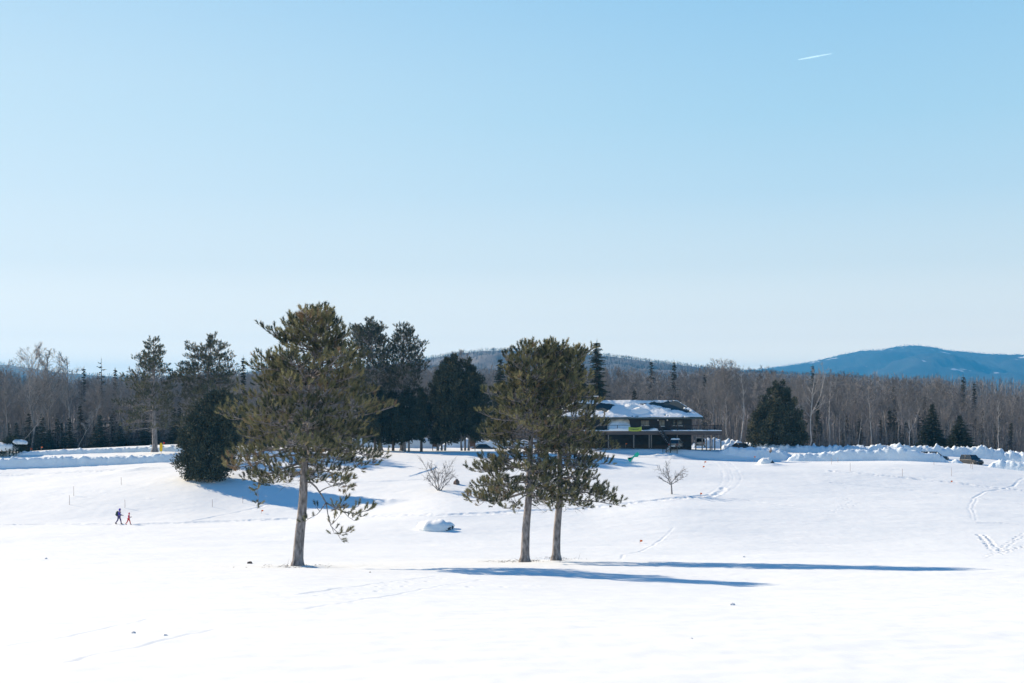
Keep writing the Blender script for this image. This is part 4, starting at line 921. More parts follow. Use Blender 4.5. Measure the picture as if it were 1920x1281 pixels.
    # windows and doors
    def window(a, b, t, bt, nm='window', panes=2, curtain=True):
        fr = MB(); X0, X1, Z1, Z0 = hx(a), hx(b), hz(t), hz(bt); d = 0.07
        fr.box(X0 - d, X1 + d, hY - 0.06, hY - 0.003, Z1, Z1 + d); fr.box(X0 - d, X1 + d, hY - 0.08, hY - 0.003, Z0 - d, Z0)
        fr.box(X0 - d, X0, hY - 0.06, hY - 0.003, Z0, Z1); fr.box(X1, X1 + d, hY - 0.06, hY - 0.003, Z0, Z1)
        for k in range(1, panes): xx = X0 + (X1 - X0) * k / panes; fr.box(xx - 0.04, xx + 0.04, hY - 0.055, hY - 0.003, Z0, Z1)
        o = fr.build(nm, FRAMEM, root)
        MB().box(X0, X1, hY - 0.02, hY - 0.004, Z0, Z1).build('pane', CURT if curtain else GLASS, o)
        sn = MB().box(X0 - 0.05, X1 + 0.05, hY - 0.14, hY - 0.083, Z0 - 0.06, Z0 + 0.04); sn.build('sill_snow', SNOW, o, bevel=0.02)
    window(1202, 1217, 788.5, 798); window(1236, 1246, 787.5, 799.5, 'door', 2); window(1269, 1279.5, 788, 798.5, 'window', 1, False); window(1262, 1266, 788, 798, 'window', 1, False)
    for a in (1132.5, 1233.5, 1251):
        l = MB(); l.tube([[hx(a), hY - 0.3, hz(803)], [hx(a), hY - 0.3, hz(789.5)]], 0.035, 6); l.bar((hx(a), hY - 0.02, hz(789.5)), (hx(a), hY - 0.3, hz(789.5)), 0.04)
        o = l.build('lamp_bracket', RAILM, root)
        l = MB(); l.lathe([(0.01, -0.14), (0.11, -0.09), (0.14, 0), (0.11, 0.09), (0.01, 0.14)], 12, Matrix.Translation((hx(a), hY - 0.3, hz(788)))); l.build('lamp_globe', WHITE, o, True)
    # deck
    dx0, dx1, dy0 = hx(1085), hx(1354), hY - 4.0; ds = F / dy0
    kx = lambda px: (px - CX) / ds; kz = lambda py: (HY - py) / ds
    dx1 = kx(1354); zd = kz(808.5)
    MB().box(dx0, dx1, dy0 + 0.06, hY - 0.004, zd - 0.16, zd).box(x1 + 0.003, dx1, hY, hY + 7, zd - 0.163, zd - 0.003).build('deck_floor', DECKW, root)
    MB().box(dx0, dx1 + 0.05, dy0, dy0 + 0.055, zd - 0.62, zd + 0.02).build('deck_beam', DECKW, root)
    MB().box(dx1 + 0.003, dx1 + 0.05, dy0 + 0.06, hY + 7, zd - 0.62, zd + 0.02).build('deck_beam', DECKW, root)
    # snow on the deck
    xs = np.linspace(dx0, dx1 - 0.02, 340); ys = np.linspace(dy0 + 0.02, hY - 0.05, 40); XX, YY = np.meshgrid(xs, ys); px = CX + XX * hs_
    t = 0.14 + 0.06 * fbm(XX / 0.9, YY / 0.9, 81, 3); wallp = np.clip((YY - (hY - 2.6)) / 2.5, 0, 1)
    pile = np.clip(1 - np.abs(px - 1160) / 21, 0, 1) ** 0.2
    t = t + pile * (2.1 * wallp ** 0.8 + 0.35) * (1 + 0.08 * fbm(XX / 0.7, YY / 0.7, 83, 3)) + 0.35 * np.clip(1 - np.abs(px - 1225) / 14, 0, 1)
    t = np.where((px > 1229) & (px < 1256), 0.05, t); ny, nx = XX.shape; i = np.arange(ny - 1)[:, None] * nx + np.arange(nx - 1)[None]
    Q = np.stack([i, i + 1, i + nx + 1, i + nx], -1).reshape(-1, 4)
    V = np.stack([XX, YY, zd + t], -1).reshape(-1, 3)
    fx = np.stack([xs, np.full(nx, dy0 + 0.02), np.full(nx, zd - 0.0)], 1); V = np.vstack([V, fx]); j = np.arange(nx - 1); Q = np.vstack([Q, np.stack([j + ny * nx, j + 1 + ny * nx, j + 1, j], 1)])
    mesh('deck_snow', V, [Q], SNOW, root)
    # posts under the deck
    for a in (1141, 1188.5, 1217.5, 1221.5, 1270, 1305, 1317, 1325, 1332, 1352):
        z = float(T1(kx(a), dy0 + 0.3)) - 0.4
        MB().box(kx(a) - 0.09, kx(a) + 0.09, dy0 + 0.1, dy0 + 0.28, z, zd - 0.163).build('deck_post', POSTW, root)
    for yy in (hY + 3, hY + 6.5):
        MB().box(dx1 - 0.3, dx1 - 0.12, yy, yy + 0.18, g - 0.5, zd - 0.17).build('deck_post', POSTW, root)
    # railing
    rl = MB(); segs = [(kx(1133), kx(1232)), (kx(1257), dx1)]
    for a, b in segs:
        rl.box(a, b, dy0 + 0.08, dy0 + 0.17, zd + 0.93, zd + 1.0); rl.box(a, b, dy0 + 0.1, dy0 + 0.15, zd + 0.24, zd + 0.29)
        n = int((b - a) / 0.16)
        if a > kx(1180):
            for k in range(n + 1): rl.box(a + (b - a) * k / n - 0.017, a + (b - a) * k / n + 0.017, dy0 + 0.11, dy0 + 0.145, zd + 0.29, zd + 0.93)
        else:
            for k in range(5): rl.box(a + (b - a) * k / 4 - 0.05, a + (b - a) * k / 4 + 0.05, dy0 + 0.08, dy0 + 0.18, zd, zd + 1.02)
    for k in range(8):
        a = kx(1257) + (dx1 - kx(1257)) * k / 7; rl.box(a - 0.05, a + 0.05, dy0 + 0.078, dy0 + 0.178, zd, zd + 1.04)
    rl.box(dx1 - 0.12, dx1 - 0.05, dy0 + 0.17, hY + 7, zd + 0.93, zd + 1.0)
    for k in range(17): rl.box(dx1 - 0.1, dx1 - 0.06, dy0 + 0.5 + 0.6 * k, dy0 + 0.54 + 0.6 * k, zd, zd + 0.93)
    rl.build('railing', RAILM, root)
    # stair in two flights
    st = MB(); sn = MB(); sr = MB(); gz = float(T1(kx(1245), dy0 - 2)) - 0.1; zl = gz + (zd - gz) * 0.36
    xa, xb = kx(1236), kx(1254); n = 10; yA, yB = dy0 - 1.25, dy0 - 0.05
    for k in range(n):
        f0 = (k + 0.5) / n; x = xa + (xb - xa) * f0; z = zd + (zl - zd) * f0
        st.box(x - 0.14, x + 0.14, yA, yB, z - 0.06, z); sn.box(x - 0.13, x + 0.13, yA + 0.05, yB - 0.05, z + 0.002, z + 0.09)
    st.box(xb + 0.02, xb + 1.2, yA - 1.2, yB, zl - 0.08, zl); sn.box(xb + 0.06, xb + 1.15, yA - 1.15, yB - 0.05, zl + 0.002, zl + 0.13)
    xc = kx(1240)
    for k in range(6):
        f0 = (k + 0.5) / 6; x = xb + (xc - xb) * f0; z = zl + (gz - zl) * f0
        st.box(x - 0.15, x + 0.15, yA - 1.2, yA - 0.05, z - 0.06, z); sn.box(x - 0.14, x + 0.14, yA - 1.15, yA - 0.1, z + 0.002, z + 0.1)
    o = st.build('stair', DECKW, root); sn.build('stair_snow', SNOW, o, bevel=0.02)
    for y_ in (yA, yB):
        sr.bar((xa, y_, zd + 0.95), (xb, y_, zl + 0.95), 0.07); sr.bar((xa, y_, zd - 0.1), (xb, y_, zl - 0.1), 0.06, 0.22)
        for k in range(5): f0 = k / 4; sr.box(xa + (xb - xa) * f0 - 0.04, xa + (xb - xa) * f0 + 0.04, y_ - 0.04, y_ + 0.04, zd + (zl - zd) * f0 - 0.1, zd + (zl - zd) * f0 + 0.97)
    y_ = yA - 1.2
    sr.bar((xb, y_, zl + 0.95), (xc, y_, gz + 0.95), 0.07)
    for f0 in (0, 0.5, 1): sr.box(xb + (xc - xb) * f0 - 0.04, xb + (xc - xb) * f0 + 0.04, y_ - 0.04, y_ + 0.04, gz - 0.2, zl + (gz - zl) * f0 + 0.97)
    for xx in (xb + 0.05, xb + 1.1): sr.box(xx - 0.05, xx + 0.05, y_ - 0.02, y_ + 0.08, gz - 0.3, zl + 0.97)
    sr.build('stair_rail', RAILM, o)
    return zd, dy0, kx, kz
zd, dy0, kx, kz = house()
# banner tied to the railing
def banner():
    root = thing('banner', (0, 0, 0), 'yellow-green banner with dark lettering sagging on the deck railing', 'banner')
    a, b = kx(1178.5), kx(1203); t = np.linspace(0, 1, 21); x = a + (b - a) * t; sag = -0.18 * (1 - (2 * t - 1) ** 2)
    zt = kz(800) + sag; zb = kz(808) + sag * 0.5; y = dy0 - 0.05 + 0.02 * np.sin(t * 14)
    V = np.concatenate([np.stack([x, y, zt], 1), np.stack([x, y, zb], 1), np.stack([x, y + 0.012, zt], 1), np.stack([x, y + 0.012, zb], 1)])
    j = np.arange(20); Q = np.concatenate([np.stack([21 + j, 22 + j, 1 + j, j], 1), np.stack([42 + j, 43 + j, 64 + j, 63 + j], 1), np.stack([j, j + 1, 43 + j, 42 + j], 1), np.stack([21 + j, 63 + j, 64 + j, 22 + j], 1)])
    mesh('cloth', V, [Q], mat('banner_cloth', (0.42, 0.52, 0.09), 0.8, (0.38, 0.48, 0.09), 3), root, True)
    ink = mat('dark_ink', (0.03, 0.05, 0.03), 0.8); g = MB(); rr = random.Random(4)
    xx = a + (b - a) * 0.08
    while xx < a + (b - a) * 0.78:
        f = (xx - a) / (b - a); zc = np.interp(f, t, (zt + zb) / 2); yy = float(np.interp(f, t, y)) - 0.006; hh_ = rr.choice([0.2, 0.2, 0.28]); wv = 0.045
        g.box(xx, xx + 0.028, yy - 0.004, yy, zc - 0.1, zc - 0.1 + hh_); g.box(xx + wv + 0.02, xx + wv + 0.045, yy - 0.004, yy, zc - 0.1, zc + 0.1)
        if rr.random() < 0.6: g.box(xx + 0.0281, xx + wv + 0.0199, yy - 0.004, yy, zc + rr.choice([-0.1, 0.0, 0.07]), zc + rr.choice([-0.07, 0.03, 0.1]) + 0.001)
        xx += 0.115
    f = 0.87; xc = a + (b - a) * f; zc = float(np.interp(f, t, (zt + zb) / 2)); yy = float(np.interp(f, t, y)) - 0.008
    for p, q in (((-.13, -.13), (0, .14)), ((0, .14), (.13, -.13)), ((-.13, -.13), (.13, -.13))): g.bar((xc + p[0], yy, zc + p[1]), (xc + q[0], yy, zc + q[1]), 0.04, 0.008)
    g.build('lettering', ink, root)
banner()

# ------------------------------------------------------------------ cars
RUB = mat('tyre_rubber', (0.02, 0.02, 0.02), 0.9); RIMM = mat('wheel_alloy', (0.35, 0.35, 0.36), 0.4, metal=0.7)
CGLASS = mat('car_glass', (0.012, 0.016, 0.02), 0.06, spec=0.7); LAMPW = mat('headlamp_lens', (0.7, 0.7, 0.7), 0.15); LAMPR = mat('tail_lamp_lens', (0.35, 0.015, 0.01), 0.2)
CHROME = mat('dark_plastic', (0.03, 0.03, 0.03), 0.6)
def car(name, loc, rz, paint, label, cat='car', L=4.5, W=1.8, H=1.65, suv=True, snowcap=False, sink=0.0):
    """X is forward. Body lofted from cross-sections; glass, wheels and lamps are parts"""
    root = thing(name, (loc[0], loc[1], loc[2] - sink), label, cat, None, rz)
    hl, hw = L / 2, W / 2; belt = 0.60 * H if suv else 0.62 * H
    def sect(x, zb, zt, w0, w1, e=0.06):
        return [[x, -w0 + e, zb], [x, -w0, zb + e * 2], [x, -w1, zt - e], [x, -w1 + e * 1.2, zt], [x, w1 - e * 1.2, zt], [x, w1, zt - e], [x, w0, zb + e * 2], [x, w0 - e, zb]]
    st = [(-hl, .42, belt - .18, hw * .86, hw * .82), (-hl + .06, .32, belt - .04, hw * .94, hw * .9), (-hl + .4, .27, belt, hw, hw * .97), (-.3, .26, belt, hw, hw * .98), (hl * .42, .26, belt, hw, hw * .97),
          (hl * .62, .26, belt - .05, hw, hw * .95), (hl - .25, .28, belt - .15, hw * .97, hw * .9), (hl - .04, .34, belt - .26, hw * .9, hw * .82), (hl, .42, belt - .36, hw * .82, hw * .74)]
    V = np.array([sect(*s) for s in st]).reshape(-1, 3); n = len(st)
    Q = [[i * 8 + j, (i + 1) * 8 + j, (i + 1) * 8 + (j + 1) % 8, i * 8 + (j + 1) % 8] for i in range(n - 1) for j in range(8)]
    b = MB(); b.add(V, Q); b.add(V[:8], [[0, 1, 2, 7], [2, 3, 6, 7], [3, 4, 5, 6]]); b.add(V[-8:], [[7, 2, 1, 0], [7, 6, 3, 2], [6, 5, 4, 3]])
    # roof and pillars
    xr, xf = (-hl + .22 if suv else -hl * .42), hl * .16; xrb, xfb = (-hl + .1 if suv else -hl * .72), hl * .48
    rw = hw * .74; zt = H
    b.box(xr, xf, -rw, rw, zt - .07, zt)
    for sy in (-1, 1):
        for (xa, xb_) in ((xfb, xf - .03), (xrb, xr + .05), ((xf + xr) / 2 + .02, (xf + xr) / 2)):
            b.bar((xa, sy * hw * .93, belt - .03), (xb_, sy * (rw - .04), zt - .04), .09, .07)
    body = b.build('body', paint, root, True, bevel=0.02)
    gl = .015
    def pane(p): MB().add(p, [[0, 1, 2, 3]]).build('window', CGLASS, root)
    yb, yt = hw * .91, rw - .05
    pane([[xfb, -yb, belt - .02], [xfb, yb, belt - .02], [xf - .02, yt, zt - .06], [xf - .02, -yt, zt - .06]])
    pane([[xrb, yb, belt - .02], [xrb, -yb, belt - .02], [xr + .03, -yt, zt - .06], [xr + .03, yt, zt - .06]])
    for sy in (-1, 1):
        pane([[xrb + .02, sy * (yb + gl), belt - .02], [xfb - .02, sy * (yb + gl), belt - .02], [xf - .03, sy * (yt + gl), zt - .06], [xr + .05, sy * (yt + gl), zt - .06]])
        m = MB(); m.box(xfb - .22, xfb - .08, sy * (hw + .09) - .09, sy * (hw + .09) + .09, belt + .0, belt + .15); m.build('mirror', paint, root, bevel=.03)
        MB().box(hl - .16, hl - .02, sy * hw * .62 - .17, sy * hw * .62 + .17, belt - .42, belt - .27).build('headlight', LAMPW, root, bevel=.02)
        MB().box(-hl - .01, -hl + .08, sy * hw * .75 - .09, sy * hw * .75 + .09, belt - .35, belt - .1).build('tail_light', LAMPR, root, bevel=.02)
        for wx in (-hl * .58, hl * .62):
            M = Matrix.Translation((wx, sy * (hw - .1), .33)) @ Matrix.Rotation(R(90), 4, 'X')
            wh = MB().lathe([(.2, -.1), (.31, -.11), (.34, -.07), (.34, .07), (.31, .11), (.2, .1)], 20, M).build('wheel', RUB, root, True)
            MB().lathe([(.01, -.085), (.2, -.095), (.2, .095), (.01, .085)], 16, M).build('rim', RIMM, wh)
    MB().box(hl - .05, hl + .04, -hw * .8, hw * .8, .36, .5).build('bumper', CHROME, root, bevel=.03)
    MB().box(-hl - .05, -hl + .05, -hw * .82, hw * .82, .38, .52).build('bumper', CHROME, root, bevel=.03)
    if snowcap:
        xs = np.linspace(xr - .05, xf + .05, 20); ys = np.linspace(-rw - .03, rw + .03, 14); XX, YY = np.meshgrid(xs, ys)
        e = np.clip(np.minimum(np.minimum(XX - xs[0], xs[-1] - XX), np.minimum(YY - ys[0], ys[-1] - YY)) / .15, 0, 1)
        Z = zt - .02 + .2 * np.sqrt(e) * (1 + .2 * vn(XX * 3, YY * 3, 5)); ny, nx = XX.shape; i = np.arange(ny - 1)[:, None] * nx + np.arange(nx - 1)[None]
        mesh('snow_cap', np.stack([XX, YY, Z], -1).reshape(-1, 3), [np.stack([i, i + 1, i + nx + 1, i + nx], -1).reshape(-1, 4)], SNOW, root)
    return root
pw = mat('white_car_paint', (0.62, 0.63, 0.64), 0.25, coat=0.6); pk = mat('black_car_paint', (0.018, 0.02, 0.024), 0.22, coat=0.7); pg = mat('dark_grey_car_paint', (0.018, 0.023, 0.028), 0.4, coat=0.2)
pt = mat('tan_car_paint', (0.16, 0.15, 0.125), 0.35, coat=0.4)
x, y, z = at(1313, 247, 838.5); car('parked_car', (x, y, z), R(82), pw, 'white parked car seen end-on under the deck posts', suv=True)
x, y, z = at(1267, 236.9, 841.0); car('parked_car', (x, y, z), R(72), pt, 'tan snow-topped car half sunk in the drift before the house stair', suv=False, H=1.5, snowcap=True)
x, y, z = at(1391, 246, 847); car('parked_car', (x, y, z), R(-38), pk, 'black car sticking out of the ploughed snow past the deck', suv=False, H=1.5)
x, y, z = at(1752, 238, 862); car('parked_car', (x, y, z), R(-25), pk, 'black car with only its roof showing over the snow bank', suv=True, H=1.6, sink=0.25)
x, y, z = at(1822, 233.5, 869.5); car('parked_car', (x, y, z), R(-66), pg, 'dark grey off-roader parked in the gap of the snow bank', suv=True, H=1.72, L=4.0, sink=0.28)
x, y, z = at(907, 240, 846.5); car('parked_car', (x, y, z), R(12), pk, 'black car low in the snow beside the brown board', suv=False, H=1.4, L=4.4, sink=0.15)

# ------------------------------------------------------------------ boards, signs, markers
BRN = mat('brown_board', (0.075, 0.05, 0.04), 0.8, (0.10, 0.068, 0.055), 4)
def board(px, Y, w_px, top, bot, foot, label, snowtop=False):
    s = F / Y; X = (px - CX) / s; z = lambda p: (HY - p) / s; wd = w_px / s / 2
    root = thing('notice_board', (X, Y, z(foot)), label, 'notice board')
    MB().box(-wd, wd, -.05, .05, z(bot) - z(foot), z(top) - z(foot)).build('panel', BRN, root, bevel=.01)
    for sx in (-1, 1): MB().box(sx * wd * .85 - .06, sx * wd * .85 + .06, .053, .16, -.5, z(top) - z(foot) + .05).build('post', POSTW, root)
    if snowtop: MB().box(-wd * 1.1, wd * 1.1, -.3, .4, z(top) - z(foot) + .053, z(top) - z(foot) + .3).build('snow_cap', SNOW, root, bevel=.1)
board(815, 229, 9, 821, 838, 844, 'grey-brown board with snow on top, behind the cedar stems', True)
board(885.5, 232, 12, 820, 838, 844, 'plain dark brown board on two posts, clear of the cedars')
YEL = mat('yellow_plastic', (0.75, 0.48, 0.01), 0.5); ORG = mat('orange_plastic', (0.85, 0.16, 0.02), 0.5); REDM = mat('red_plastic', (0.7, 0.04, 0.03), 0.5); TEAL = mat('teal_cloth', (0.02, 0.5, 0.33), 0.7)
STK = mat('stake_wood', (0.42, 0.36, 0.33), 0.8)
def ysign():
    x, y, z = at(302, 213); s = F / y
    root = thing('marker_sign', (x, y, z), 'tall narrow yellow sign on a post next to the open brownish pine', 'sign')
    MB().tube([[0, 0, -.4], [0, 0, 1.9]], .035, 8).build('post', POSTW, root, True)
    MB().poly([(-.22, .75), (-.1, .55), (.1, .55), (.22, .75), (.24, 1.5), (.1, 1.85), (-.1, 1.85), (-.22, 1.5)], -.07, -.04).build('panel', YEL, root)
ysign()
def marker(px, py, h, m, label, group=None, Y=None, head=0.22):
    x, y, z = hit(px, py) if Y is None else at(px, Y)
    root = thing('marker_flag', (x, y, z), label, 'marker flag', group)
    MB().tube([[0, 0, -.3], [0, 0, h]], .02, 6).build('pole', STK, root, True)
    MB().poly([(.02, h - head), (.02 + head * 1.1, h - head * .75), (.02 + head, h - head * .1), (.02, h)], -.012, .012).build('flag', m, root)
for px, py, h, m, lab in [
 (57, 848, .6, ORG, 'low orange marker nearest the snow-laden shrub'), (66, 844, 1.2, REDM, 'thin red marker flag between two orange ones by the road'), (77, 846, .7, ORG, 'orange marker by the road, farther from the snow-laden shrub'),
 (212, 848, .5, REDM, 'tiny red marker at the wood edge midway to the yellow sign'), (306, 839, .8, REDM, 'tiny red marker right by the yellow sign'), (490, 963, .45, ORG, 'orange marker under the hanging twigs of the lone pine'),
 (1200, 1019, .35, ORG, 'small orange flag on clear snow nearest the twin pines'), (1783, 906, .35, ORG, 'orange marker on the footpath below the buried vehicles'), (1247, 848, .4, ORG, 'faint orange marker in the house shadow'),
 (1321, 870, .4, ORG, 'orange marker on the slope, nearer the house of two'), (1318, 879, .4, ORG, 'orange marker on the slope just below another'), (1313, 930, .4, ORG, 'orange marker beside the ski trail bend'),
 (1414, 866, .9, ORG, 'orange marker at the white end of the snow-capped boulder'), (1428, 856, 1.0, ORG, 'orange marker in the shade behind the snow-capped boulder'), (1521, 862, .5, ORG, 'orange marker at the foot of the long snow bank'),
 (1173, 841, .9, ORG, 'red-orange marker in the dark under the deck')]:
    marker(px, py, h, m, lab)
def stake(px, top, foot, lab):
    x, y, z = hit(px, foot); h = (foot - top) * y / F
    root = thing('stake', (x, y, z), lab, 'stake', None)
    MB().tube([[0, 0, -.3], [.02, 0, h * .5], [0.0, 0, h]], [.03, .028, .026], 6).build('shaft', STK, root, True)
for a in [(130, 929, 947, 'thin stake alone lowest of the left pair on open snow'), (138, 912, 930, 'thin stake just above the lowest stake'), (227, 895, 909, 'thin stake far up the slope above the walkers'),
          (234, 937, 953, 'thin stake right above the two walkers'), (398, 937, 951, 'thin stake between the walkers and the lone pine'), (455, 931, 944, 'thin stake just under the cedar bush shadow'), (469, 915, 925, 'thin stake in the cedar bush shadow'),
          (1559, 859, 871, 'thin stake nearest the round cedar along the bank'), (1571, 858, 867, 'short stake right beside another at the bank'), (1594, 868, 884, 'thin stake on open snow, second pole line from the boulder'),
          (1692, 879, 894, 'thin stake on open snow below the long bank, midway'), (1751, 866, 872, 'short stake below the black roof in the bank'), (1784, 877, 893, 'thin stake standing above the orange footpath marker'), (1820, 868, 878, 'short stake below the dark off-roader'), (1823, 869, 880, 'second short stake below the dark off-roader')]:
    stake(*a)
def teal():
    x, y, z = hit(1186, 868); root = thing('feather_banner', (x, y, z), 'crumpled teal feather banner stuck in the snow by the house', 'banner')
    MB().tube([[-.3, 0, -.2], [.1, 0, .7], [.6, 0, 1.5], [.95, 0, 1.45]], .03, 6).build('pole', STK, root, True)
    a = np.array([[-.75, .75], [-.6, .3], [-.35, .05], [.0, .55], [.35, .9], [.75, .85], [1.0, 1.2], [.8, 1.6], [.45, 1.45], [.3, 1.15], [-.05, .85], [-.4, .5], [-.55, .6]])
    MB().poly(a.tolist(), -.05, .03).build('cloth', TEAL, root, bevel=.01)
teal()

# ------------------------------------------------------------------ rocks, clods, snow-laden shrub
ROCK = mat('dark_rock', (0.035, 0.036, 0.04), 0.85, (0.08, 0.075, 0.072), 2.5, 0.05)
ROCKB = mat('brown_rock', (0.10, 0.06, 0.045), 0.9, (0.16, 0.14, 0.13), 3, 0.03)
def lump(sx, sy, sz, seed, rough=0.25, fr=1.6, n=34):
    a = np.linspace(0, 2 * np.pi, n, endpoint=False); p = np.linspace(0.0, 0.62 * np.pi, n // 2)
    A, Pp = np.meshgrid(a, p); r = 1 + rough * vn(np.cos(A) * fr * np.sin(Pp) + 5, np.sin(A) * fr * np.sin(Pp) + Pp, seed) + 0.35 * rough * vn(np.cos(A) * 4 * np.sin(Pp), np.sin(A) * 4 * np.sin(Pp) + 3 * Pp, seed + 1)
    V = np.stack([sx * r * np.sin(Pp) * np.cos(A), sy * r * np.sin(Pp) * np.sin(A), sz * r * np.cos(Pp)], -1)
    i = np.arange(n // 2 - 1)[:, None] * n; j = np.arange(n)[None]; Q = np.stack([i + j, i + n + j, i + n + (j + 1) % n, i + (j + 1) % n], -1).reshape(-1, 4)
    return V.reshape(-1, 3), Q
def boulder(px, py, w_px, h_px, label, seed, rockmat=ROCK, cap=True, capshift=-0.15, rough=0.22, name='boulder', lift=0.08, dy=0.8):
    x, y, z = hit(px, py); s = F / y; a = w_px / s / 2; h = h_px / s
    root = thing(name, (x, y, z), label, 'rock')
    V, Q = lump(a * .86, a * dy * .8, h * .8, seed, rough); mesh('stone', V, [Q], rockmat, root)
    if cap:
        V, Q = lump(a, a * dy, h, seed, rough); V = V + np.array([capshift * a, a * .12, h * lift]); mesh('snow_cap', V, [Q], SNOW, root)
    return root
boulder(822, 993, 62, 15, 'snow-smothered boulder with a dark hole, on the open snow below the shrub', 501, cap=True, capshift=-.09, lift=.05, rough=.42)
boulder(793, 991, 18, 6, 'small snow-topped stone at the side of the smothered boulder', 502, ROCKB, rough=.3)
boulder(856, 908, 15, 10, 'grey and brown bare stone beside the many-stemmed shrub', 503, ROCKB, cap=False)
boulder(1440, 872, 30, 13, 'snow-capped boulder, dark on one end, in front of the standing person', 504, capshift=-.28, lift=.12)
def clod(px, py, w_px, label, seed, m=None):
    x, y, z = hit(px, py); r = 0.7 * w_px / (F / y) / 2
    V, Q = lump(r, r * .8, r * .8, seed, 0.5, 2.5, 22)
    tag(mesh('snow_clod', V, [Q], m or mat('dirty_snow', (0.58, 0.58, 0.60), 0.8, (0.76, 0.78, 0.8), 6)), label, 'snow clod').location = (x, y, z)
clod(468, 1057, 13, 'reddish-brown dry clump by the foot of the lone pine', 511, ROCKB); clod(250, 1188, 11, 'grey snow clod on the near slope, larger of a pair', 512); clod(310, 1193, 11, 'flat grey snow clod beside a larger one', 513)
clod(1373, 1135, 12, 'lone grey snow clod on the clear near slope', 514); clod(86, 1048, 6, 'tiny clod far from the walkers', 515); clod(694, 1074, 5, 'tiny dark clod right of the lone pine trunk', 516, ROCKB)
clod(1395, 1045, 6, 'tiny clod above the long tree shadows', 517); clod(1297, 1198, 5, 'tiny speck of a clod low on the near slope', 518)
def snowshrub():
    s = F / 222.0; x, y, z = at(24, 222); root = thing('snow_laden_shrub', (x, y, z), 'dark evergreen shrub bowed under two thick slabs of snow', 'shrub')
    V, Q = lump(2.7, 2.0, 2.2, 521, .3); wdm = MB(); wdm.tube([[0, 0, -.3], [0, 0, 1.6]], [.15, .05], 7, False); wdm.build('stem', DARKBARK, root, True)
    rg = np.random.default_rng(9); k = rg.integers(0, len(V), 6500); P = V[k] * rg.uniform(.75, 1.02, (6500, 1)) + rg.normal(size=(6500, 3)) * .06; P = P[P[:, 2] > -.3]
    D = unit(P * [1, 1, .5] + rg.normal(size=P.shape)); W, Tq = slivers(P, D, rg.uniform(.2, .45, len(P)), np.full(len(P), .14), rg)
    mesh('foliage', W, [Tq], CEDAR, root, False, np.repeat(np.clip(rg.normal(.3, .15, len(P)), 0, 1), 3))
    for (cx, cy, cz, a, b, h, sd) in ((-.8, -1.0, .85, 2.1, 1.4, 1.0, 522), (1.3, -.6, 1.75, 1.0, 1.0, .55, 523)):
        V, Q = lump(a, b, h, sd, .3); V[:, 2] += 0; mesh('snow_slab', V + np.array([cx, cy, cz]), [Q], SNOW, root)
snowshrub()

def litter():
    rg = np.random.default_rng(61); P = []
    for px, py, sp in ((558, 1062, 1.3), (983, 1053, 1.1), (1042, 1048, 1.1)):
        x, y, _ = hit(px, py)
        a = rg.uniform(0, 6.28, 150); r = 0.4 + np.abs(rg.normal(size=150)) * sp; P.append(np.stack([x + r * np.cos(a), y + r * np.sin(a)], 1))
    P = np.vstack(P); P = np.column_stack([P, T1(P[:, 0], P[:, 1]) + 0.02]); n = len(P)
    D = unit(np.stack([rg.normal(size=n), rg.normal(size=n), np.abs(rg.normal(size=n)) * 0.25], 1)); big = rg.random(n) < 0.1
    V, Tq = slivers(P, D, np.where(big, rg.uniform(0.4, 0.9, n), rg.uniform(0.05, 0.2, n)), np.where(big, 0.03, 0.035), rg)
    tag(mesh('twig_litter', V, [Tq], TWIG, None, False, np.repeat(rg.random(n) * 0.3, 3)), 'fallen twigs and bark flakes on the snow round the pine trunks', None, None, 'stuff')
litter()

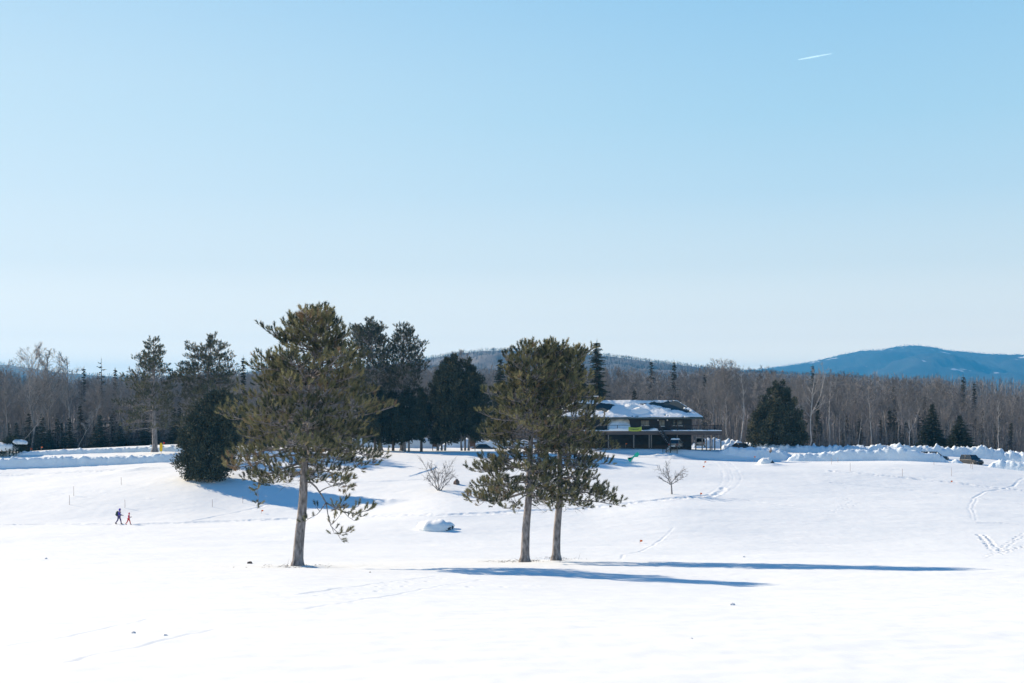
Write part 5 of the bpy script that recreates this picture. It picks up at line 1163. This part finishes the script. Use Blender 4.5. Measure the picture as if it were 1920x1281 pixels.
# ------------------------------------------------------------------ people
SKIN = mat('skin', (0.55, 0.36, 0.28), 0.6)
def skin_obj(name, pts, edges, m, root, levels=2):
    me = bpy.data.meshes.new(name); me.from_pydata([p[:3] for p in pts], edges, []); o = link(name, me, root); me.materials.append(m)
    md = o.modifiers.new('skin', 'SKIN'); md.use_smooth_shade = True
    for i, v in enumerate(me.skin_vertices[0].data): v.radius = (pts[i][3], pts[i][3] * (pts[i][4] if len(pts[i]) > 4 else 1)); v.use_root = i == 0
    s_ = o.modifiers.new('sub', 'SUBSURF'); s_.levels = levels; s_.render_levels = levels
    return o
def person(loc, rz, sc, label, cj, ct, ch, face_hood=True, stride=1.0, arms=((.30, 1.02), (.26, 1.06)), hat=None):
    root = thing('person', loc, label, 'person', None, rz); root.scale = (sc, sc, sc)
    J = lambda n, c: mat(n, c, 0.7)
    st = stride
    leg = lambda sy, f: [(0.0, sy * .09, .90, .095), (.02 + .13 * f * st, sy * .1, .50, .065), (-.02 + .26 * f * st - (.06 if f < 0 else 0), sy * .1, .09 + (.04 * st if f < 0 else 0), .045)]
    def toe(l, f): a = l[2]; return (a[0] + .17, a[1], a[2] - .055 + (-.04 if f < 0 else 0), .04)
    lf, lb = leg(1, 1), leg(-1, -1)
    arm = lambda sy, w: [(.06, sy * .19, 1.38, .06), (.03, sy * .25, 1.12, .047), (w[0], sy * .22, w[1], .034)]
    al, ar = arm(1, arms[0]), arm(-1, arms[1])
    B = [(0, 0, .93, .14, .8), (.03, 0, 1.15, .135, .8), (.06, 0, 1.36, .14, .75), (.09, 0, 1.49, .055), (.115, 0, 1.60, .085), (.115, 0, 1.69, .075)]
    pts = B + lf + [toe(lf, 1)] + lb + [toe(lb, -1)] + al + ar
    E = [(0, 1), (1, 2), (2, 3), (3, 4), (4, 5), (0, 6), (6, 7), (7, 8), (8, 9), (0, 10), (10, 11), (11, 12), (12, 13), (2, 14), (14, 15), (15, 16), (2, 17), (17, 18), (18, 19)]
    skin_obj('body', pts, E, SKIN, root)
    g = lambda p, k: (*p[:3], p[3] * k, *(p[4:]))
    pj = [g(B[0], 1.18), g(B[1], 1.16), g(B[2], 1.15), (.085, 0, 1.47, .085)] + [g(a, 1.3) for a in al[:2]] + [(*np.add(al[2][:3], (-.02, 0, 0)), .047)] + [g(a, 1.3) for a in ar[:2]] + [(*np.add(ar[2][:3], (-.02, 0, 0)), .047)]
    skin_obj('jacket', pj, [(0, 1), (1, 2), (2, 3), (2, 4), (4, 5), (5, 6), (2, 7), (7, 8), (8, 9)], J(*cj), root)
    pt_ = [(0, 0, .95, .155, .85)] + [g(a, 1.25) for a in lf] + [g(a, 1.25) for a in lb]
    skin_obj('trousers', pt_, [(0, 1), (1, 2), (2, 3), (0, 4), (4, 5), (5, 6)], J(*ct), root)
    for l, f in ((lf, 1), (lb, -1)):
        a = l[2]; t = toe(l, f)
        skin_obj('boot', [(a[0] - .03, a[1], a[2] + .1, .062), (a[0] - .03, a[1], a[2] - .03, .058), (t[0], t[1], t[2] + .01, .05)], [(0, 1), (1, 2)], J('dark_boot', (.03, .03, .045)), root)
    # gloves with five separate fingers
    for a, sy in ((al, 1), (ar, -1)):
        p = np.array(a[2][:3]); d = unit(p - np.array(a[1][:3])); gl = MB(); gm = J('dark_glove', (.05, .045, .09))
        sd = unit(np.cross(d, [0, 0, 1])); up = np.cross(sd, d)
        gl.tube(np.stack([p - d * .02, p + d * .05, p + d * .09]), [.035, .045, .038], 8)
        for i, (o_, l) in enumerate(zip((-.03, -.01, .01, .03), (.06, .075, .07, .055))):
            q = p + d * .085 + up * o_; gl.tube(np.stack([q, q + d * l * .6, q + d * l - sd * .025 * sy]), [.013, .012, .009], 6)
        q = p + d * .03 + up * .035; gl.tube(np.stack([q, q + up * .03 + d * .03, q + up * .035 + d * .06]), [.014, .013, .01], 6)
        gl.build('glove', gm, root, True)
    # face: eyes, nose, mouth; ears lie under the hood
    fc = MB(); hx_, hz_ = .115, 1.615
    for sy in (-1, 1): fc.lathe([(.001, -.012), (.012, 0), (.001, .012)], 8, Matrix.Translation((hx_ + .082, sy * .032, hz_ + .02)))
    fc.build('eyes', J('eye', (.02, .015, .01)), root, True)
    fc = MB(); fc.tube([[hx_ + .08, 0, hz_ + .02], [hx_ + .112, 0, hz_ - .022], [hx_ + .08, 0, hz_ - .03]], [.01, .016, .008], 8); fc.build('nose', SKIN, root, True)
    fc = MB(); fc.tube([[hx_ + .078, -.025, hz_ - .055], [hx_ + .088, 0, hz_ - .057], [hx_ + .078, .025, hz_ - .055]], .007, 6); fc.build('mouth', J('lip', (.35, .12, .1)), root, True)
    # hood or cap open towards the front
    n = 24; a = np.linspace(R(52), R(308), n); p = np.linspace(0.02, 0.80 * np.pi, 14); A, Pp = np.meshgrid(a, p); A = np.where(Pp < R(48), np.linspace(0, 2 * np.pi, n)[None], A)
    rr = .122; V = np.stack([.10 + rr * np.sin(Pp) * np.cos(A), rr * .9 * np.sin(Pp) * np.sin(A), 1.635 + rr * 1.22 * np.cos(Pp)], -1).reshape(-1, 3)
    i = np.arange(13)[:, None] * n; j = np.arange(n - 1)[None]; Q = np.stack([i + j, i + n + j, i + n + j + 1, i + j + 1], -1).reshape(-1, 4)
    h = mesh('hood', V, [Q], J(*ch), root); md = h.modifiers.new('s', 'SOLIDIFY'); md.thickness = .022; md.offset = 1
    return root
def backpack(loc, rz, sc, label):
    root = thing('backpack', loc, label, 'backpack', None, rz); root.scale = (sc, sc, sc)
    V, Q = lump(.17, .18, .3, 531, .08, 1.2, 28); V[:, 2] = np.where(V[:, 2] < 0, V[:, 2] * 2.2, V[:, 2])
    mesh('bag', V + np.array([-.19, 0, 1.2]), [Q], mat('dark_green_nylon', (.03, .06, .055), .7), root)
    V, Q = lump(.07, .13, .12, 532, .08, 1.2, 20); mesh('pocket', V + np.array([-.34, 0, 1.08]), [Q], mat('grey_green_nylon', (.06, .10, .095), .7), root)
    for sy in (-1, 1): MB().tube([[-.08, sy * .1, 1.42], [.04, sy * .115, 1.53], [.18, sy * .12, 1.40], [.185, sy * .13, 1.22], [-.05, sy * .15, 1.02]], .016, 6).build('strap', RAILM, root, True)
wx, wy, wz = hit(223, 983)
pers = person((wx, wy, wz - .02), R(-4), 1.04, 'adult in purple-blue hooded jacket and dark trousers walking with a backpack', ('violet_jacket', (.09, .06, .42)), ('dark_violet_trousers', (.06, .045, .16)), ('violet_hood', (.09, .055, .40)))
backpack((wx, wy, wz - .02), R(-4), 1.04, 'dark green rucksack on the back of the walking adult')
cx_, cy_, cz_ = hit(241, 984)
person((cx_, cy_, cz_ - .02), R(-4), 0.80, 'child in bright red snowsuit and pink hood walking ahead', ('pink_red_jacket', (.62, .03, .12)), ('red_trousers', (.65, .03, .03)), ('pink_hood', (.65, .10, .16)), stride=1.15, arms=((.27, 1.12), (.24, 1.12)))
tx_, ty_, tz_ = hit(1445, 859)
person((tx_, ty_, tz_), R(-70), 0.92, 'person in tan jacket and dark trousers standing behind the capped boulder', ('tan_jacket', (.35, .25, .17)), ('navy_trousers', (.03, .03, .06)), ('brown_hood', (.16, .10, .07)), stride=.25, arms=((.14, .86), (.2, .98)))

# ------------------------------------------------------------------ vapour trail, high and far beyond the haze
def contrail():
    Yc = 9500.0; A = np.array([(1497 - CX) / F * Yc, Yc, (HY - 112) / F * Yc]); B = np.array([(1560 - CX) / F * Yc, Yc, (HY - 100.5) / F * Yc])
    t = np.linspace(0, 1, 40); P = A + (B - A) * t[:, None]; r = 8.0 * np.sin(np.pi * np.clip(t * 0.75 + 0.06, 0, 1)) * (1 - 0.72 * t) + 0.4
    V, Q = tubes(P[None], r[None], 10)
    m = mat('ice_vapour', (0.60, 0.83, 1.0), 1.0); N = m.node_tree.nodes; L = m.node_tree.links
    tl = N.new('ShaderNodeBsdfTranslucent'); tl.inputs[0].default_value = (0.7, 0.9, 1, 1); ad = N.new('ShaderNodeAddShader'); L.new(N['Principled BSDF'].outputs[0], ad.inputs[0]); L.new(tl.outputs[0], ad.inputs[1])
    tr = N.new('ShaderNodeBsdfTransparent'); mx = N.new('ShaderNodeMixShader'); mx.inputs[0].default_value = 0.10
    L.new(tr.outputs[0], mx.inputs[1]); L.new(ad.outputs[0], mx.inputs[2]); L.new(mx.outputs[0], N['Material Output'].inputs['Surface'])
    tag(mesh('vapour_trail', V, [Q], m), 'short thin white vapour trail high in the clear sky', 'vapour trail')
contrail()

# ------------------------------------------------------------------ haze
def haze():
    o = MB().box(-14500, 14500, -150, 12600, -75, 405).build('haze', None); tag(o, kind='stuff')
    m = bpy.data.materials.new('haze'); m.use_nodes = True; N = m.node_tree.nodes; L = m.node_tree.links
    N.remove(N['Principled BSDF']); v = N.new('ShaderNodeVolumePrincipled')
    v.inputs['Color'].default_value = (0.06, 0.46, 0.98, 1); v.inputs['Density'].default_value = 1.15e-4; v.inputs['Anisotropy'].default_value = 0.2
    L.new(v.outputs[0], N['Material Output'].inputs['Volume']); o.data.materials.append(m)
haze()
